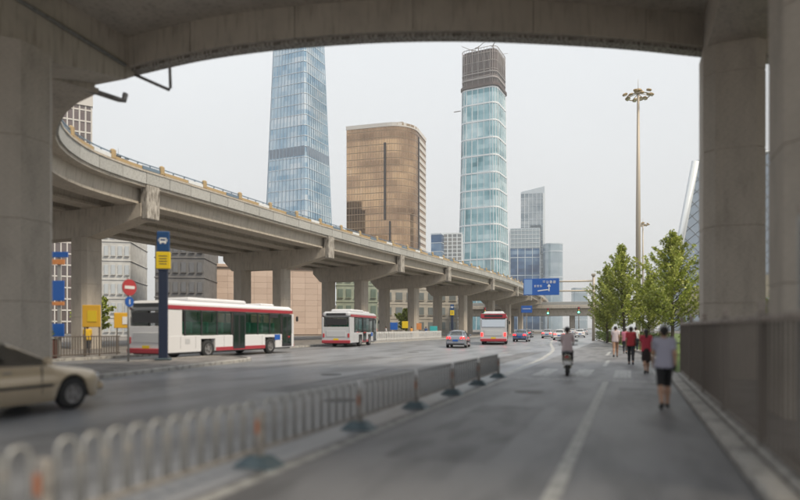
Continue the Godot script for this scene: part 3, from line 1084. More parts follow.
func railing_panel(label: String, z0: float, z1: float, x: float) -> void:
	var t := thing("railing_panel", label, "railing", Vector3(x, 0, (z0 + z1) / 2), 0.0, "low hoop railing between the roads")
	var ln := z0 - z1
	var n := 11
	var sp := (ln - 0.16) / n
	if not meshes.has("hoop"):
		var st := mb(true)
		var pts := [Vector3(0, 0.20, -0.088), Vector3(0, 0.66, -0.088)]
		for i in range(1, 11):
			var a := PI * i / 10
			pts.append(Vector3(0, 0.66 + sin(a) * 0.10, -cos(a) * 0.088))
		pts.append(Vector3(0, 0.20, 0.088))
		tube(st, pts, [0.0175], 8)
		meshes["hoop"] = done(st)
		var cl := mb()
		bev(cl, Vector3.ZERO, Vector3(0.036, 0.04, 0.07), 0.008)
		meshes["clamp"] = done(cl)
	for i in n:
		var z := -ln / 2 + 0.08 + sp * (i + 0.5)
		part("hoop", meshes["hoop"], M.galvanised, t, T(Vector3(0, 0, z)))
		if i < n - 1:
			part("joint", meshes["clamp"], M.post_paint, t, T(Vector3(0, 0.58, z + sp / 2)))
	part("bottom_rail", boxm(Vector3(0.04, 0.05, ln - 0.12), 0.008), M.post_paint, t, T(Vector3(0, 0.20, 0)))
	part("post", boxm(Vector3(0.10, 0.64, 0.08), 0.012), M.post_paint, t, T(Vector3(0, 0.32, -ln / 2)))
	part("reflector", boxm(Vector3(0.06, 0.16, 0.01), 0.002), M.reflector, t, T(Vector3(-0.01, 0.46, -ln / 2 + 0.047)))
	var f := mb()
	var y := 0.07
	var a := Vector2(0.26, 0.17)
	var b := Vector2(0.12, 0.08)
	var v := []
	for q in [[a, 0.0], [b, y * 1.6]]:
		pass
	for i in 8:
		var s: Vector2 = b if i & 2 else a
		v.append(Vector3(s.x if i & 1 else -s.x, 0.13 if i & 2 else 0.004, s.y if i & 4 else -s.y))
	hull8(f, v)
	part("foot", done(f), M.cast_iron, t, T(Vector3(0, 0, -ln / 2)))

# ------------------------------------------------------------------ overhead bridge
func chamfer_column(w: float, d: float, ch: float, h: float) -> ArrayMesh:
	var st := mb()
	var ring := func(y: float, k: float) -> Array:
		var a := w / 2 - k
		var b := d / 2 - k
		var o := []
		for q in [Vector2(a, -b + ch), Vector2(a, b - ch), Vector2(a - ch, b), Vector2(-a + ch, b), Vector2(-a, b - ch), Vector2(-a, -b + ch), Vector2(-a + ch, -b), Vector2(a - ch, -b)]:
			o.append(Vector3(q.x, y, q.y))
		return o
	var rings := [ring.call(0.0, 0.0)]
	var y := 2.35
	while y < h - 0.6:   # a shallow groove at every pour
		rings.append(ring.call(y - 0.025, 0.0))
		rings.append(ring.call(y, 0.02))
		rings.append(ring.call(y + 0.025, 0.0))
		y += 2.35
	rings.append(ring.call(h, 0.0))
	for k in rings.size() - 1:
		for i in 8:
			var n := (i + 1) % 8
			quad(st, rings[k][n], rings[k][i], rings[k + 1][i], rings[k + 1][n])
	for i in range(1, 7):
		tri(st, rings[-1][0], rings[-1][i + 1], rings[-1][i])
		tri(st, rings[0][0], rings[0][i], rings[0][i + 1])
	return done(st)

func cap_mesh(prof: Array, w: float) -> ArrayMesh:   # prof of Vector2(z, y), extruded along x
	var st := mb()
	var p := PackedVector2Array(prof)
	var idx := Geometry2D.triangulate_polygon(p)
	for i in range(0, idx.size(), 3):
		for s in [-1.0, 1.0]:
			var v := []
			for k in 3:
				var q := p[idx[i + k]]
				v.append(Vector3(s * w / 2, q.y, q.x))
			if ((v[1] - v[0]).cross(v[2] - v[0])).x * s < 0:
				v.reverse()
			tri(st, v[0], v[1], v[2])
	for i in p.size():
		var a := p[i]
		var b := p[(i + 1) % p.size()]
		quad(st, Vector3(-w / 2, a.y, a.x), Vector3(w / 2, a.y, a.x), Vector3(w / 2, b.y, b.x), Vector3(-w / 2, b.y, b.x))
	return done(st)

const WIDE := 15.0

func bridge() -> void:
	var t := thing("overpass_bridge", "grey concrete overpass crossing overhead at the top of the picture", "bridge")
	var edge := path([Vector2(-17.4, -16.95), Vector2(-16.65, -16.87), Vector2(-13.67, -16.73), Vector2(-11.04, -16.95), Vector2(-8.71, -17.4), Vector2(-6.84, -17.9), Vector2(-4.76, -18.66), Vector2(-2.72, -19.62), Vector2(-0.33, -20.89), Vector2(1.84, -22.26), Vector2(6.0, -25.0), Vector2(14.0, -31.0), Vector2(24, -39)], 0.5)
	# path runs towards +x, its normal (d.y, -d.x) points to -z: negative offsets go under the deck
	var poly := []
	for q in edge:
		poly.append(q[0] + q[1] * -0.45)
	poly.append(Vector2(40, -39))
	poly.append(Vector2(40, -20.0))
	poly.append(Vector2(18, -18.6 + WIDE))
	poly.append(Vector2(-6, -16.9 + WIDE))
	poly.append(Vector2(-17.4, -16.9 + WIDE))
	part("deck", slabm(poly, 11.8, 12.5), M.concrete, t)
	var total: float = edge[-1][2]
	var s := 0.0
	while s < total - 0.1:
		var e := minf(s + 3.7, total)
		part("edge_beam", sweepm(piece(edge, s + 0.012, e - 0.012, 0.6), [Vector2(-0.45, 10.8), Vector2(-0.45, 12.9), Vector2(0.05, 12.9), Vector2(0.05, 10.8)]), M.concrete, t)
		s = e
	part("beam_core", sweepm(edge, [Vector2(-0.40, 10.84), Vector2(-0.40, 12.86), Vector2(0.0, 12.86), Vector2(0.0, 10.84)]), M.concrete, t)
	part("drip_ledge", sweepm(edge, [Vector2(-0.30, 10.70), Vector2(-0.30, 10.797), Vector2(0.09, 10.797), Vector2(0.09, 10.70)]), M.concrete_stained, t)
	# left pier
	part("pier_cap", cap_mesh([Vector2(-16.75, 10.60), Vector2(-16.75, 11.797), Vector2(-1.5, 11.797), Vector2(-1.5, 9.9), Vector2(-3.5, 9.75), Vector2(-11.6, 9.75), Vector2(-13.6, 9.75), Vector2(-16.3, 10.30)], 1.7), M.concrete, t, T(Vector3(-17.35, 0, 0)))
	part("column", chamfer_column(1.75, 1.75, 0.42, 9.75), M.concrete_column, t, T(Vector3(-16.95, 0, -12.55)))
	part("column", chamfer_column(1.75, 1.75, 0.42, 9.75), M.concrete_column, t, T(Vector3(-16.95, 0, -3.6)))
	# right pier
	part("pier_cap", cap_mesh([Vector2(-23.0, 11.1), Vector2(-23.0, 11.797), Vector2(-8.0, 11.797), Vector2(-8.0, 11.1), Vector2(-9.5, 10.3), Vector2(-22.0, 10.3)], 1.6), M.concrete_column, t, T(Vector3(3.0, 0, 0)))
	part("column", chamfer_column(1.70, 1.80, 0.30, 10.298), M.concrete_column, t, T(Vector3(2.95, 0, -21.55)))
	part("column", chamfer_column(1.75, 1.80, 0.30, 10.298), M.concrete_column, t, T(Vector3(3.28, 0, -12.45)))
	part("deck_beam", boxm(Vector3(0.5, 0.7, 15.0), 0.03), M.concrete, t, T(Vector3(8.5, 11.44, -16.5)))
	# drain pipes
	var st := mb(true)
	tube(st, [Vector3(-16.42, 11.62, -3.0), Vector3(-16.42, 11.2, -10.0), Vector3(-16.42, 10.75, -16.2)], [0.06], 8)
	part("drain_pipe", done(st), M.pipe_grey, t)
	st = mb(true)
	tube(st, [Vector3(-16.5, 10.62, -16.75), Vector3(-15.27, 10.03, -17.05), Vector3(-15.22, 10.10, -17.06), Vector3(-15.21, 11.2, -17.0)], [0.055], 8)
	part("drain_pipe", done(st), M.pipe_grey, t)
	st = mb(true)
	tube(st, [Vector3(-19.2, 10.3, -13.6), Vector3(-17.55, 9.98, -17.0), Vector3(-17.45, 9.98, -17.15), Vector3(-17.42, 10.25, -17.2)], [0.10], 8)
	part("drain_pipe", done(st), M.pipe_grey, t)

# ------------------------------------------------------------------ curved viaduct along the road
func viaduct() -> void:
	var t := thing("curved_viaduct", "long grey elevated road curving away on the left above the buses", "viaduct")
	var knots := [Vector2(-17.5, -17.05), Vector2(-19.3, -17.6), Vector2(-21.41, -18.71), Vector2(-23.7, -19.95), Vector2(-25.81, -21.36), Vector2(-27.35, -22.75), Vector2(-28.75, -24.75), Vector2(-29.75, -27.2), Vector2(-30.15, -30.4), Vector2(-30.1, -33.5), Vector2(-30.0, -37.0), Vector2(-29.86, -43.2), Vector2(-29.6, -51.5), Vector2(-28.75, -66.3), Vector2(-27.6, -79.1), Vector2(-26.1, -96.0), Vector2(-24.9, -111.0), Vector2(-24.2, -130.0), Vector2(-24.6, -160), Vector2(-26.5, -200), Vector2(-30, -240)]
	var pa := path(knots, 0.5)
	# runs to -x then -z: normal (d.y, -d.x): at the start d = (-1, 0) -> (0, 1), towards the deck
	var total: float = pa[-1][2]
	var coarse := piece(pa, 0.0, total, 1.5)
	part("deck", sweepm(coarse, [Vector2(0.14, 11.02), Vector2(17.0, 11.02), Vector2(17.0, 11.5), Vector2(0.14, 11.5)]), M.concrete, t)
	for d in [0.95, 4.3, 7.6, 10.9, 14.2]:
		part("girder", sweepm(coarse, [Vector2(d, 10.14), Vector2(d + 1.2, 10.14), Vector2(d + 1.3, 11.018), Vector2(d - 0.1, 11.018)]), M.concrete, t)
		part("girder_flange", sweepm(coarse, rsec(d - 0.14, d + 1.34, 9.98, 10.137)), M.concrete, t)
	part("far_parapet", sweepm(coarse, rsec(16.75, 17.0, 11.503, 12.3)), M.concrete, t)
	# parapet panels
	var s := 0.0
	var i := 0
	while s < total - 0.2:
		var e := minf(s + 2.1, total)
		if i >= 75:
			part("parapet", sweepm(piece(pa, s + 0.02, total, 2.0), rsec(0.0, 0.12, 11.22, 11.98)), M.concrete_light, t)
			break
		part("parapet_panel", sweepm(piece(pa, s + 0.02, e - 0.02, 0.55), rsec(-0.006 * (i % 3), 0.12, 11.22, 11.98)), M.concrete_light if (i * 7) % 5 < 3 else M.concrete_pale, t)
		s = e
		i += 1
	part("coping", sweepm(coarse, rsec(-0.05, 0.34, 11.983, 12.10)), M.concrete, t)
	part("parapet_core", sweepm(coarse, rsec(0.123, 0.32, 11.503, 11.98)), M.concrete, t)
	# railing on the coping
	s = 1.0
	i = 0
	while s < 175.0:
		var q := along(pa, s)
		var p: Vector2 = q[0] + q[1] * 0.14
		var yaw := atan2(q[1].x, q[1].y)
		part("railing_post", boxm(Vector3(0.36, 0.66, 0.30), 0.08), M.railing_tan, t, T(Vector3(p.x, 12.43, p.y), Basis(Vector3.UP, yaw)))
		var e := s + 4.3
		part("guard_rail", sweepm(piece(pa, s + 0.22, s + 2.5, 0.8), rsec(0.08, 0.20, 12.16, 12.36)), M.railing_tan, t)
		part("guard_rail", sweepm(piece(pa, s + 2.56, e - 0.22, 0.8), rsec(0.08, 0.20, 12.18, 12.40)), M.railing_white if i % 2 else M.railing_blue, t)
		part("hand_rail", sweepm(piece(pa, s + 0.2, e - 0.2, 0.8), rsec(0.10, 0.17, 12.50, 12.56)), M.railing_blue, t)
		for k in 3:
			var q2 := along(pa, s + 1.08 * (k + 1))
			var p2: Vector2 = q2[0] + q2[1] * 0.14
			part("baluster", boxm(Vector3(0.06, 0.42, 0.06)), M.railing_blue, t, T(Vector3(p2.x, 12.30, p2.y), Basis(Vector3.UP, atan2(q2[1].x, q2[1].y))))
		s = e
		i += 1
	# piers where the photograph shows them
	for z in [-32.2, -56.5, -74.4, -91.3, -115.0, -139.0, -163.0, -190.0]:
		var best := 0
		for k in pa.size():
			if absf(pa[k][0].y - z) < absf(pa[best][0].y - z):
				best = k
		var c: Vector2 = pa[best][0]
		var nrm: Vector2 = pa[best][1]
		var turn := Basis(Vector3.UP, atan2(nrm.x, nrm.y))
		var x := Transform3D(turn, Vector3(c.x, 0, c.y))
		var st := mb()
		part("pier_cap", cap_mesh([Vector2(0.5, 9.10), Vector2(0.5, 9.975), Vector2(13.8, 9.975), Vector2(13.8, 9.2), Vector2(12.6, 8.0), Vector2(5.3, 8.0)], 1.25), M.concrete, t, x)
		bev(st, Vector3(0, 10.05, 0.30), Vector3(1.15, 2.28, 0.62), 0.05)
		part("cap_end", done(st), M.concrete_stained, t, x)
		for d in [6.3, 11.6]:
			part("column", chamfer_column(1.7, 1.5, 0.25, 7.998), M.concrete_column, t, x * T(Vector3(0, 0, d)))

# ------------------------------------------------------------------ the scene
func _ready() -> void:
	rng.seed = 7
	# --- camera
	var cam := Camera3D.new()
	cam.name = "camera"
	var lens := CameraAttributesPhysical.new()
	lens.frustum_near = 0.1
	lens.frustum_far = 4000.0
	lens.frustum_focal_length = 50.0
	lens.frustum_focus_distance = 260.0
	lens.exposure_aperture = 0.54
	cam.attributes = lens
	cam.projection = Camera3D.PROJECTION_FRUSTUM
	cam.near = 0.1
	cam.far = 4000.0
	cam.size = 0.1 * 500.0 / 604.0
	cam.frustum_offset = Vector2(0.0, 0.1 * 78.0 / 604.0)
	cam.position = Vector3(0, 1.6, 0)
	cam.rotation.y = deg_to_rad(20.93)
	add_child(cam)
	cam.current = true
	# --- sky and sun
	var sky := ProceduralSkyMaterial.new()
	sky.sky_top_color = Color(0.72, 0.742, 0.765)
	sky.sky_horizon_color = Color(0.632, 0.638, 0.642)
	sky.sky_curve = 1.0
	sky.ground_bottom_color = Color(0.45, 0.45, 0.45)
	sky.ground_horizon_color = Color(0.8, 0.8, 0.8)
	sky.sun_angle_max = 0.0
	var cn := FastNoiseLite.new()
	cn.seed = 12
	cn.frequency = 0.006
	cn.fractal_octaves = 4
	var ct := NoiseTexture2D.new()
	ct.width = 1024
	ct.height = 512
	ct.seamless = true
	ct.noise = cn
	var cg := Gradient.new()
	cg.offsets = PackedFloat32Array([0.0, 0.45, 1.0])
	cg.colors = PackedColorArray([Color(0, 0, 0), Color(0.04, 0.04, 0.04), Color(0.24, 0.24, 0.235)])
	ct.color_ramp = cg
	sky.sky_cover = ct
	sky.sky_cover_modulate = Color(1, 1, 1, 1)
	var env := Environment.new()
	env.background_mode = Environment.BG_SKY
	env.sky = Sky.new()
	env.sky.sky_material = sky
	env.tonemap_mode = Environment.TONE_MAPPER_LINEAR
	env.tonemap_exposure = 2.3
	env.sdfgi_enabled = true
	env.ssao_enabled = true
	env.ssil_enabled = true
	env.fog_enabled = true
	env.fog_density = 0.00035
	env.fog_light_color = Color(0.93, 0.94, 0.95)
	var we := WorldEnvironment.new()
	we.name = "world"
	we.environment = env
	add_child(we)
	var sun := DirectionalLight3D.new()
	sun.name = "sun"
	sun.light_energy = 0.5
	sun.light_color = Color(1.0, 0.94, 0.84)
	sun.light_angular_distance = 14.0
	sun.shadow_enabled = true
	add_child(sun)
	sun.look_at_from_position(Vector3.ZERO, -Vector3(0.60, 0.76, 0.18), Vector3.UP)

	materials()
	ground()
	bridge()
	viaduct()
	far_buildings()
	near_buildings()
	far_flyover()
	greenery()
	fences()
	furniture()
	traffic()
	walkers()

func ground() -> void:
	setting("ground", rect(-2500, 2500, -3500, 300, -0.05), M.earth)
	var road := setting("road", sheet([Vector2(-15.3, 40), Vector2(-3.9, 40), Vector2(-3.9, -400), Vector2(-25.5, -400), Vector2(-25.5, 40), Vector2(-20.9, 40), Vector2(-20.9, -26), Vector2(-19.5, -26.5), Vector2(-17.4, -25.2), Vector2(-16.5, -20.2), Vector2(-15.56, -14.3), Vector2(-15.4, -8)], 0.0), M.asphalt)
	var side := setting("side_road", sheet([Vector2(-3.9, 40), Vector2(1.12, 40), Vector2(1.12, -26), Vector2(0.6, -40), Vector2(-1.6, -60), Vector2(-3.9, -80)], 0.0), M.asphalt_side)
	# painted marks, on their roads
	var y := 0.005
	part("lane_line", rect(-0.78, -0.62, 20, -18.9, y), M.paint_line, side)
	part("edge_line", rect(-3.78, -3.62, 20, -19.0, y), M.paint_line, side)
	for k in 4:
		part("crossing_bar", rect(-3.15 + k * 1.3, -2.60 + k * 1.3, -20.6, -24.3, y), M.paint_worn, side)
	part("lane_line", rect(-1.12, -0.94, -26.5, -31.5, y), M.paint_worn, side)
	part("lane_line", rect(-1.4, -1.22, -37.0, -43.0, y), M.paint_worn, side)
	part("stop_line", rect(-3.5, 0.9, -19.2, -19.5, y), M.paint_worn, side)
	var bend := path([Vector2(-4.05, -20.5), Vector2(-4.2, -26), Vector2(-4.4, -33), Vector2(-5.3, -45), Vector2(-7.5, -62), Vector2(-10.0, -85)], 0.5)
	var st := mb()
	for i in bend.size() - 1:
		var a: Vector2 = bend[i][0] - bend[i][1] * 0.12
		var b: Vector2 = bend[i][0] + bend[i][1] * 0.12
		var c: Vector2 = bend[i + 1][0] + bend[i + 1][1] * 0.12
		var d: Vector2 = bend[i + 1][0] - bend[i + 1][1] * 0.12
		quad(st, Vector3(a.x, y, a.y), Vector3(b.x, y, b.y), Vector3(c.x, y, c.y), Vector3(d.x, y, d.y))
	part("edge_line", done(st), M.paint_line, road)
	for x in [-7.6, -11.4]:
		for k in 16:
			var z := 8.0 - k * 9.0
			part("lane_dash", rect(x - 0.08, x + 0.08, z, z - 4.0, y), M.paint_line, road)
	part("edge_line", rect(-14.95, -14.8, 20, -22, y), M.paint_line, road)
	part("edge_line", rect(-25.2, -25.05, -30, -120, y), M.paint_line, road)
	for q in [[-2.9, -1.6, -7.0, -12.4], [-0.3, 0.9, -14.6, -17.2]]:
		part("repair_patch", rect(q[0], q[1], q[2], q[3], 0.003), M.asphalt_patch, side)
	for q in [[-8.9, -7.9, -13.0, -22.0], [-13.6, -12.2, -24.0, -31.0], [-6.6, -5.4, -27.0, -40.0]]:
		part("repair_patch", rect(q[0], q[1], q[2], q[3], 0.003), M.asphalt_patch, road)
	for q in [[-2.4, -15.3, 0], [-9.6, -18.5, 1], [-6.0, -12.0, 1], [-13.2, -37.0, 1]]:
		var lid := mb(true)
		lathe(lid, [Vector2(0.36, -0.02), Vector2(0.36, 0.008), Vector2(0.34, 0.010), Vector2(0.0, 0.010)], 24, T(Vector3(q[0], 0, q[1])))
		part("manhole_cover", done(lid), M.manhole_iron, road if q[2] else side)
	# bus stop island with kerb stones
	var isle := [Vector2(-15.45, 30), Vector2(-15.55, -8), Vector2(-15.71, -14.3), Vector2(-16.65, -20.2), Vector2(-17.5, -24.9), Vector2(-19.5, -26.2), Vector2(-20.75, -25.7), Vector2(-20.75, 30)]
	var island := setting("bus_island", slabm(isle, -0.04, 0.13), M.paving)
	var kp := path([Vector2(-15.3, 20), Vector2(-15.4, -8), Vector2(-15.56, -14.3), Vector2(-16.5, -20.2), Vector2(-17.38, -25.0), Vector2(-19.5, -26.35), Vector2(-20.9, -25.8), Vector2(-20.9, -20), Vector2(-20.9, 10)], 0.25)
	var s := 0.0
	while s < kp[-1][2] - 1.0:
		var m := mb()
		sweep(m, piece(kp, s + 0.006, s + 0.994, 0.5), [Vector2(0.002, -0.04), Vector2(0.145, -0.04), Vector2(0.145, 0.15), Vector2(0.03, 0.15), Vector2(0.002, 0.12)])
		part("kerb_stone", done(m), M.kerb, island)
		s += 1.0
	var under := setting("pavement", slabm([Vector2(-25.65, 30), Vector2(-25.65, -400), Vector2(-120, -400), Vector2(-120, 30)], -0.04, 0.12), M.paving)
	for k in 70:
		part("kerb_stone", boxm(Vector3(0.14, 0.18, 1.49), 0.015), M.kerb, under, T(Vector3(-25.57, 0.05, -10.0 - k * 1.5)))
	# right hand kerb and footing of the fence
	var right := setting("right_pavement", slabm([Vector2(1.42, 30), Vector2(1.42, -23.0), Vector2(14, -30), Vector2(60, -30), Vector2(60, 30)], -0.04, 0.06), M.paving)
	for k in 34:
		part("kerb_stone", boxm(Vector3(0.26, 0.13, 0.99), 0.02), M.kerb, right, T(Vector3(1.27, 0.045, 9.5 - k * 1.0)))
	var lawn := setting("lawn", sheet([Vector2(1.45, -23.2), Vector2(1.45, -27), Vector2(0.9, -40), Vector2(-1.3, -60), Vector2(-3.6, -80), Vector2(-3.6, -180), Vector2(70, -180), Vector2(70, -30.2), Vector2(14, -30.2)], 0.06), M.lawn)
	var vk := path([Vector2(1.28, -24), Vector2(1.28, -27), Vector2(0.75, -40), Vector2(-1.45, -60), Vector2(-3.75, -80)], 0.25)
	s = 0.0
	while s < vk[-1][2] - 1.0:
		part("kerb_stone", sweepm(piece(vk, s + 0.006, s + 0.994, 0.5), rsec(-0.10, 0.14, -0.03, 0.14)), M.kerb, lawn)
		s += 1.0
	# far cross street
	setting("far_road", rect(-400, 400, -400.2, -700, -0.02), M.asphalt)

func far_buildings() -> void:
	var th := 20.93
	var blue := [L(0.13, 0.26, 0.40), L(0.26, 0.42, 0.56), L(0.44, 0.57, 0.67), L(0.62, 0.70, 0.76), L(0.72, 0.76, 0.79)]
	var sea := [L(0.06, 0.19, 0.23), L(0.15, 0.33, 0.38), L(0.29, 0.48, 0.53), L(0.45, 0.62, 0.66), L(0.58, 0.71, 0.74)]
	var bronze := [L(0.24, 0.155, 0.10), L(0.36, 0.235, 0.15), L(0.47, 0.31, 0.195), L(0.66, 0.44, 0.26), L(0.68, 0.50, 0.34)]
	var slate := [L(0.10, 0.14, 0.19), L(0.20, 0.26, 0.31), L(0.34, 0.39, 0.43), L(0.46, 0.50, 0.53)]
	var deep := [L(0.01, 0.03, 0.08), L(0.03, 0.08, 0.18), L(0.07, 0.16, 0.30), L(0.25, 0.36, 0.48)]
	var pale := [L(0.30, 0.38, 0.44), L(0.38, 0.46, 0.52), L(0.46, 0.53, 0.58)]
	# tapering blue tower
	var a := tower("glass_tower", "tall tapering blue glass tower cut off by the bridge above", Vector3(-219.8, 0, -387.0), deg_to_rad(th - 23.7), block(42.7, 42.7, 2.2), Vector2(-21.35, -21.35), [[0.0, 1.0], [120.0, 0.82], [240.0, 0.64]], 4.0, 1.9, blue, "tower_glass", "band_pale", "fin_blue", [8.0, 0.55, 0.35], [3.8, 0.35, 0.5], 11)
	var st := mb()
	var louvre := mat("louvre", lin(0.20, 0.25, 0.32), 0.5, 0.3)
	for y in [133.0, 66.0]:   # louvred plant storeys
		st = mb()
		var s = 1.0 - 0.0015 * y
		var w = 42.7 * s / 2 + 0.25
		box(st, Vector3(-21.35, y, -21.35), Vector3(w * 2 - 3.0, 7.0 if y > 100 else 3.0, w * 2))
		box(st, Vector3(-21.35, y, -21.35), Vector3(w * 2, 7.0 if y > 100 else 3.0, w * 2 - 3.0))
		part("plant_floor", done(st), louvre, a)
	# bronze tower with a rounded corner
	a = tower("bronze_tower", "brown bronze glass office block with a rounded corner", Vector3(-105.4, 0, -292.0), deg_to_rad(th - 16.0), one_round(35.5, 31.0, 13.0, 8), Vector2(-17.7, -16), [[0.0, 1.0], [107.0, 1.0]], 3.6, 1.5, bronze, "tower_bronze", "band_bronze", "band_bronze", [3.6, 0.35, 0.08], [1.5, 0.10, 0.10], 23)
	for q in [[-14.2, 0.25, 78.0, 40.0, 1.1], [-11.5, 0.22, 44.0, 26.0, 0.9], [-16.5, 0.22, 20.0, 20.0, 0.8]]:
		part("dark_slot", boxm(Vector3(q[4], q[3], 0.6)), M.band_dark, a, T(Vector3(q[0], q[2], q[1])))
	part("dark_slot", boxm(Vector3(0.6, 104.0, 1.6)), M.band_dark, a, T(Vector3(0.10, 52.0, -14.6)))
	part("dark_slot", boxm(Vector3(0.6, 50.0, 1.2)), M.band_dark, a, T(Vector3(0.05, 27.0, -17.0)))
	st = mb()
	for k in 29:   # stone spandrels of the lighter flank
		box(st, Vector3(0.12, 2.2 + k * 3.6, -23.6), Vector3(0.36, 1.9, 14.8))
	part("stone_spandrel", done(st), M.stone_grey, a, Transform3D(), "stuff")
	part("plant_room", boxm(Vector3(17, 3.0, 12), 0.4), M.band_bronze, a, T(Vector3(-15, 109.6, -14)))
	part("parapet", slabm(one_round(36.1, 31.6, 13.3, 8), 106.4, 108.4), M.stone_grey, a, T(Vector3(0.3, 0, 0.3)))
	# curved tower under construction
	a = tower("unfinished_tower", "tall curved pale teal glass tower with a bare brown construction top", Vector3(-114.2, 0, -555.8), deg_to_rad(th - 26.1), rounded(43.5, 43.5, 8.0, 4), Vector2(-21.75, -21.75), [[0.0, 1.06], [55.0, 0.965], [110.0, 0.90], [165.0, 0.855], [228.0, 0.82]], 4.1, 2.0, sea, "tower_glass", "band_white", "band_white", [16.4, 1.4, 0.55], [7.3, 0.55, 0.45], 37)
	st = mb()
	slab(st, PackedVector2Array(rounded(34.0, 34.0, 6.0, 4)), 229.0, 265.0)
	part("core_wall", done(st), M.steel_brown, a, T(Vector3(-4.75, 0, -4.75)))
	st = mb(true)
	var ring := rounded(35.4, 35.4, 6.0, 4)
	for i in ring.size():
		var p: Vector2 = ring[i] + Vector2(-4.05, -4.05)
		var p2: Vector2 = ring[(i + 1) % ring.size()] + Vector2(-4.05, -4.05)
		var n := 4 if p.distance_to(p2) > 6 else 1
		for k in n:
			var q := p.lerp(p2, float(k) / n)
			var q2 := p.lerp(p2, (k + 1.0) / n)
			tube(st, [Vector3(q.x, 228.0, q.y), Vector3(q.x, 267.0, q.y)], [0.2], 5)
			if n > 1:
				var m := (q + q2) / 2
				tube(st, [Vector3(q.x, 242.0, q.y), Vector3(m.x, 267.0, m.y), Vector3(q2.x, 242.0, q2.y)], [0.3], 5)
		for y in [240.0, 246.0, 254.0, 262.0, 267.0]:
			tube(st, [Vector3(p.x, y, p.y), Vector3(p2.x, y, p2.y)], [0.28], 5)
	part("steel_frame", done(st), M.steel_pale, a)
	st = mb()
	slab(st, PackedVector2Array(rounded(38.5, 38.5, 7.5, 4)), 230.0, 232.2)
	part("work_deck", done(st), M.steel_brown, a, T(Vector3(-2.5, 0, -2.5)))
	st = mb()
	slab(st, PackedVector2Array(rounded(36.2, 36.2, 6.5, 4)), 237.5, 239.0)
	slab(st, PackedVector2Array(rounded(36.2, 36.2, 6.5, 4)), 243.2, 244.0)
	part("work_deck", done(st), M.steel_pale, a, T(Vector3(-3.65, 0, -3.65)))
	for q in [[-8.0, -8.0, 0.9, 13.0], [-30.0, -10.0, 2.6, 10.0], [-15.0, -30.0, -0.6, 15.0], [-32.0, -30.0, 2.2, 9.0], [-22.0, -6.0, 0.3, 9.0]]:
		st = mb(true)
		var base := Vector3(q[0], 264.0, q[1])
		tube(st, [base, base + Vector3(0, 6, 0)], [0.5], 5)
		tube(st, [base + Vector3(0, 5, 0), base + Vector3(cos(q[2]) * q[3], 8.5, sin(q[2]) * q[3])], [0.35, 0.2], 5)
		tube(st, [base + Vector3(0, 5, 0), base - Vector3(cos(q[2]) * 4, -5, sin(q[2]) * 4)], [0.5, 0.5], 5)
		part("crane", done(st), M.steel_pale, a)
	part("hoist_arm", boxm(Vector3(7, 0.7, 0.7)), M.steel_pale, a, T(Vector3(-43.5, 211.0, -6)))
	# cluster to its right
	a = tower("notched_tower", "grey glass slab tower with a notched pointed top", Vector3(-93.5, 0, -713.7), deg_to_rad(th - 12), block(27.0, 26.0), Vector2(-13.5, -13), [[0.0, 1.0], [158.0, 1.0]], 4.0, 2.2, slate, "tower_glass", "band_pale", "band_white", [8.0, 0.5, 0.3], [4.4, 0.4, 0.3], 41)
	st = mb()
	hull8(st, [Vector3(-27, 159.3, -26), Vector3(0, 159.3, -26), Vector3(-27, 160.5, -26), Vector3(0, 166.0, -26), Vector3(-27, 159.3, 0), Vector3(0, 159.3, 0), Vector3(-27, 160.5, 0), Vector3(0, 166.0, 0)])
	part("crest", done(st), M.band_pale, a)
	part("dark_panel", boxm(Vector3(12, 34, 0.6)), mat("panel_dark", lin(0.10, 0.13, 0.16), 0.2, 0.4), a, T(Vector3(-10, 104, 0.35)))
	part("edge_column", boxm(Vector3(2.2, 158, 1.2)), M.band_white, a, T(Vector3(-1.0, 79, 0.65)))
	tower("low_glass_block", "dark blue glass block standing in front of the notched tower", Vector3(-95.0, 0, -684.0), deg_to_rad(th - 8), block(32, 24), Vector2(-16, -12), [[0.0, 1.0], [112.0, 1.0]], 4.0, 2.4, deep, "tower_glass", "band_pale", "band_white", [20.0, 0.9, 0.35], [8.0, 0.5, 0.3], 53)
	part("upper_band", boxm(Vector3(32.6, 22, 24.6)), mat("block_pale", lin(0.33, 0.40, 0.45), 0.3, 0.3), get_node("low_glass_block"), T(Vector3(-16, 101.5, -12)))
	st = mb()
	for k in 9:
		box(st, Vector3(-32.0 + k * 4.0, 101.5, 0.45), Vector3(0.4, 22, 0.3))
	for k in 5:
		box(st, Vector3(-16, 92.0 + k * 4.6, 0.5), Vector3(32.6, 0.5, 0.3))
	part("mullion", done(st), M.band_white, get_node("low_glass_block"), Transform3D(), "stuff")
	tower("round_tower", "pale blue rounded tower right of the notched tower", Vector3(-67.0, 0, -671.0), deg_to_rad(th), rounded(20, 20, 7.5, 5), Vector2(-10, -10), [[0.0, 1.0], [92.0, 1.0]], 4.0, 2.5, pale, "tower_glass", "band_pale", "band_pale", [28.0, 1.2, 0.3], [], 61)
	tower("small_blue_block", "small blue glass block between bronze tower and unfinished tower", Vector3(-146.5, 0, -479.0), deg_to_rad(th - 20), block(9, 14), Vector2(-4, -7), [[0.0, 1.0], [79.0, 1.0]], 3.6, 2.2, deep.slice(1), "tower_glass", "band_pale", "band_pale", [7.2, 0.6, 0.2], [], 67)
	tower("beige_apartment_tower", "small pale beige apartment tower left of the unfinished tower", Vector3(-132.0, 0, -489.0), deg_to_rad(th - 10), block(15.5, 14), Vector2(-8, -7), [[0.0, 1.0], [80.0, 1.0]], 3.2, 2.6, [L(0.30, 0.36, 0.42), L(0.42, 0.45, 0.48), L(0.52, 0.52, 0.52)], "tower_glass", "band_white", "band_white", [3.2, 0.7, 0.2], [3.9, 0.8, 0.25], 71)
